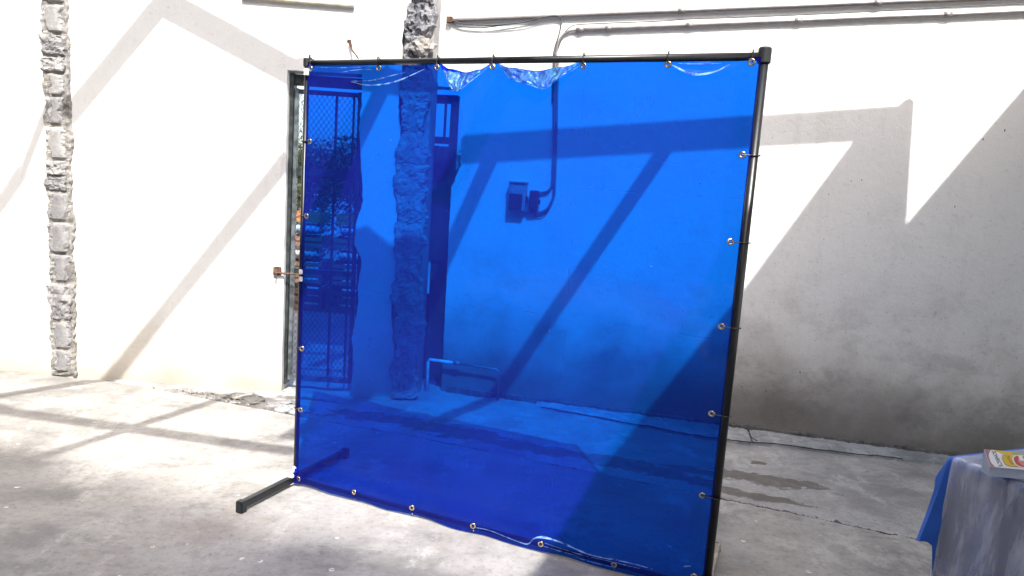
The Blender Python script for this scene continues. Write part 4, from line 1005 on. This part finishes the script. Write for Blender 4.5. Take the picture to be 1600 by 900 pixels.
# ------------------------------------------------------------ trees
def tree(name, base, h, crowns, n, leaf, mat, lab, group=None, seed=1):
    rnd = random.Random(seed); e = empty(name, base); tag(e, lab, 'tree', group)
    bm = bmesh.new(); top = Vector((0, 0, h*0.6))
    tube(bm, [(0, 0, -0.05), (0.05, 0.02, h*0.25), (0, 0.05, h*0.6)], [h*0.03, h*0.024, h*0.015], 8)
    for c in crowns:
        c = Vector(c[:3]); m = (top+c)/2 + Vector((0, 0, -0.1*h*0.3)); tube(bm, [top*0.75, m, c], [h*0.013, h*0.009, h*0.003], 6)
    obj('trunk', bm, m_bark, e, True)
    vs, fs = [], []
    for k in range(n):
        c = rnd.choice(crowns); d = Vector((rnd.gauss(0, 1), rnd.gauss(0, 1), rnd.gauss(0, 1))).normalized()*(rnd.random()**0.45)
        p = Vector((c[0]+d.x*c[3], c[1]+d.y*c[3], c[2]+d.z*c[3]*0.8))
        if noise.noise(p*(1.6/c[3]) + Vector((seed, 0, 0))) < -0.18: continue
        a = Vector((rnd.gauss(0, 1), rnd.gauss(0, 1), rnd.gauss(0, 0.6))).normalized(); b = a.cross(Vector((rnd.random(), rnd.random(), 1))).normalized()
        s = leaf*rnd.uniform(0.6, 1.3); i = len(vs)
        vs += [p-a*s, p-b*s*0.45, p+a*s, p+b*s*0.45]; fs.append((i, i+1, i+2, i+3))
    me = bpy.data.meshes.new('crown'); me.from_pydata([tuple(v) for v in vs], [], fs)
    obj('crown', me, mat, e)
# far tree behind the view whose thin crown dapples the near floor
def back(p, z): return Vector((p[0], p[1], 0)) - ray*((0-z)/ray.z)*-1
crowns = []
ZT = 24.0
base_t = Vector((-1.2, 2.1, 0)) + ray*((ZT)/ray.z)
base = Vector((base_t.x-0.5, base_t.y, 0))
for (gx, gy, rr, dz) in ((-0.35, 1.75, 0.62, 0.2), (-0.95, 1.95, 0.72, -0.2), (-1.55, 2.20, 0.75, 0.1), (-2.15, 2.30, 0.85, 0.3), (-2.85, 2.6, 0.9, 0.0), (-1.2, 1.2, 1.0, 0.2), (-2.3, 1.3, 1.1, -0.2), (-3.4, 1.8, 1.2, 0.3), (-3.9, 2.9, 0.8, 0.3)):
    z = ZT+dz; p = Vector((gx, gy, 0)) + ray*(z/ray.z); crowns.append((p.x-base.x, p.y-base.y, z, rr))
tree('tall_tree', base, ZT, crowns, 16000, 0.17, m_leaf, 'tall tree behind the covered yard that dapples the floor', None, 3)
for i, (x, y, h, s, mt, lab) in enumerate([
    (-5.6, 15.5, 3.1, 1.5, m_leaf, 'nearest light green tree seen through the gate'),
    (-3.9, 17.0, 3.0, 1.6, m_leaf2, 'dark tree right of the light green one beyond the gate'),
    (-1.6, 16.0, 3.2, 1.4, m_leaf2, 'dark tree seen through the second doorway'),
    (-8.6, 19.0, 3.4, 1.8, m_leaf2, 'tree farthest left beyond the wall')]):
    cr_ = [(random.uniform(-1, 1)*s*0.7, random.uniform(-0.6, 0.6)*s, h*0.62+random.uniform(-0.6, 0.25)*h*0.4, s*random.uniform(0.5, 0.75)) for _ in range(9)]
    tree('leafy_tree', (x, y, 0), h, cr_, 12000, 0.065, mt, lab, 'trees beyond the wall', 20+i)

# ------------------------------------------------------------ things stacked in the lot beyond the gate
m_or = simple('orange_crate', (0.60, 0.20, 0.05), 0.6); m_lb = simple('pale_blue_drum', (0.35, 0.55, 0.70), 0.5); m_wd = simple('old_timber', (0.22, 0.12, 0.08), 0.8); m_wh = simple('white_bag', (0.75, 0.73, 0.70), 0.7)
m_brick = simple('red_brown_brick', (0.30, 0.15, 0.10), 0.85)
def stack_item(name, lab, cat, x, y, z, w, d, h, mat, slats=0):
    e = empty(name, (x, y, z)); tag(e, lab, cat, 'goods stacked beyond the gate')
    if slats:
        k = (h-0.02)/slats
        for s in range(slats):
            bm = bmesh.new(); bx(bm, (-w/2, -d/2, 0.01+s*k), (w/2, -d/2+0.02, 0.01+s*k+k*0.72), 0.003); obj('board', bm, mat, e)
            bm = bmesh.new(); bx(bm, (-w/2, d/2-0.02, 0.01+s*k), (w/2, d/2, 0.01+s*k+k*0.72), 0.003); obj('board', bm, mat, e)
        for X in (-w/2+0.02, w/2-0.02, 0):
            bm = bmesh.new(); bx(bm, (X-0.02, -d/2+0.021, 0), (X+0.02, d/2-0.021, h-0.01), 0.003); obj('batten', bm, mat, e)
    else:
        bm = bmesh.new(); bx(bm, (-w/2, -d/2, 0), (w/2, d/2, h), min(w, h)*0.22)
        for v in bm.verts: v.co += Vector((0.02, 0.02, 0.012))*noise.noise(v.co*6+Vector((x, z, 0)))
        obj('sack_body', bm, mat, e, True)
        bm = bmesh.new(); tube(bm, [(w/2-0.01, 0, h*0.5), (w/2+0.05, 0, h*0.55)], [0.02, 0.045], 8); obj('tied_end', bm, mat, e)
for (x0, tagx) in ((-2.75, 'left'), (-1.9, 'right')):
    stack_item('timber_pallet', 'brown slatted pallet at the foot of the %s stack beyond the gate' % tagx, 'pallet', x0, 8.8, -0.05, 0.8, 0.7, 0.32, m_wd, 3)
    stack_item('timber_crate', 'dark brown slatted crate in the %s stack beyond the gate' % tagx, 'crate', x0, 8.8, 0.28, 0.75, 0.6, 0.30, m_wd, 4)
    stack_item('white_sack', 'white sack lying on the dark crate of the %s stack' % tagx, 'sack', x0, 8.8, 0.585, 0.62, 0.42, 0.14, m_wh)
    stack_item('timber_crate', 'reddish crate above the white sack of the %s stack' % tagx, 'crate', x0, 8.8, 0.73, 0.72, 0.5, 0.16, m_brick, 2)
    stack_item('blue_sack', 'pale blue sack near the top of the %s stack' % tagx, 'sack', x0, 8.8, 0.895, 0.6, 0.42, 0.13, m_lb)
    stack_item('orange_crate', 'orange slatted crate on top of the %s stack' % tagx, 'crate', x0, 8.8, 1.03, 0.66, 0.45, 0.15, m_or, 2)
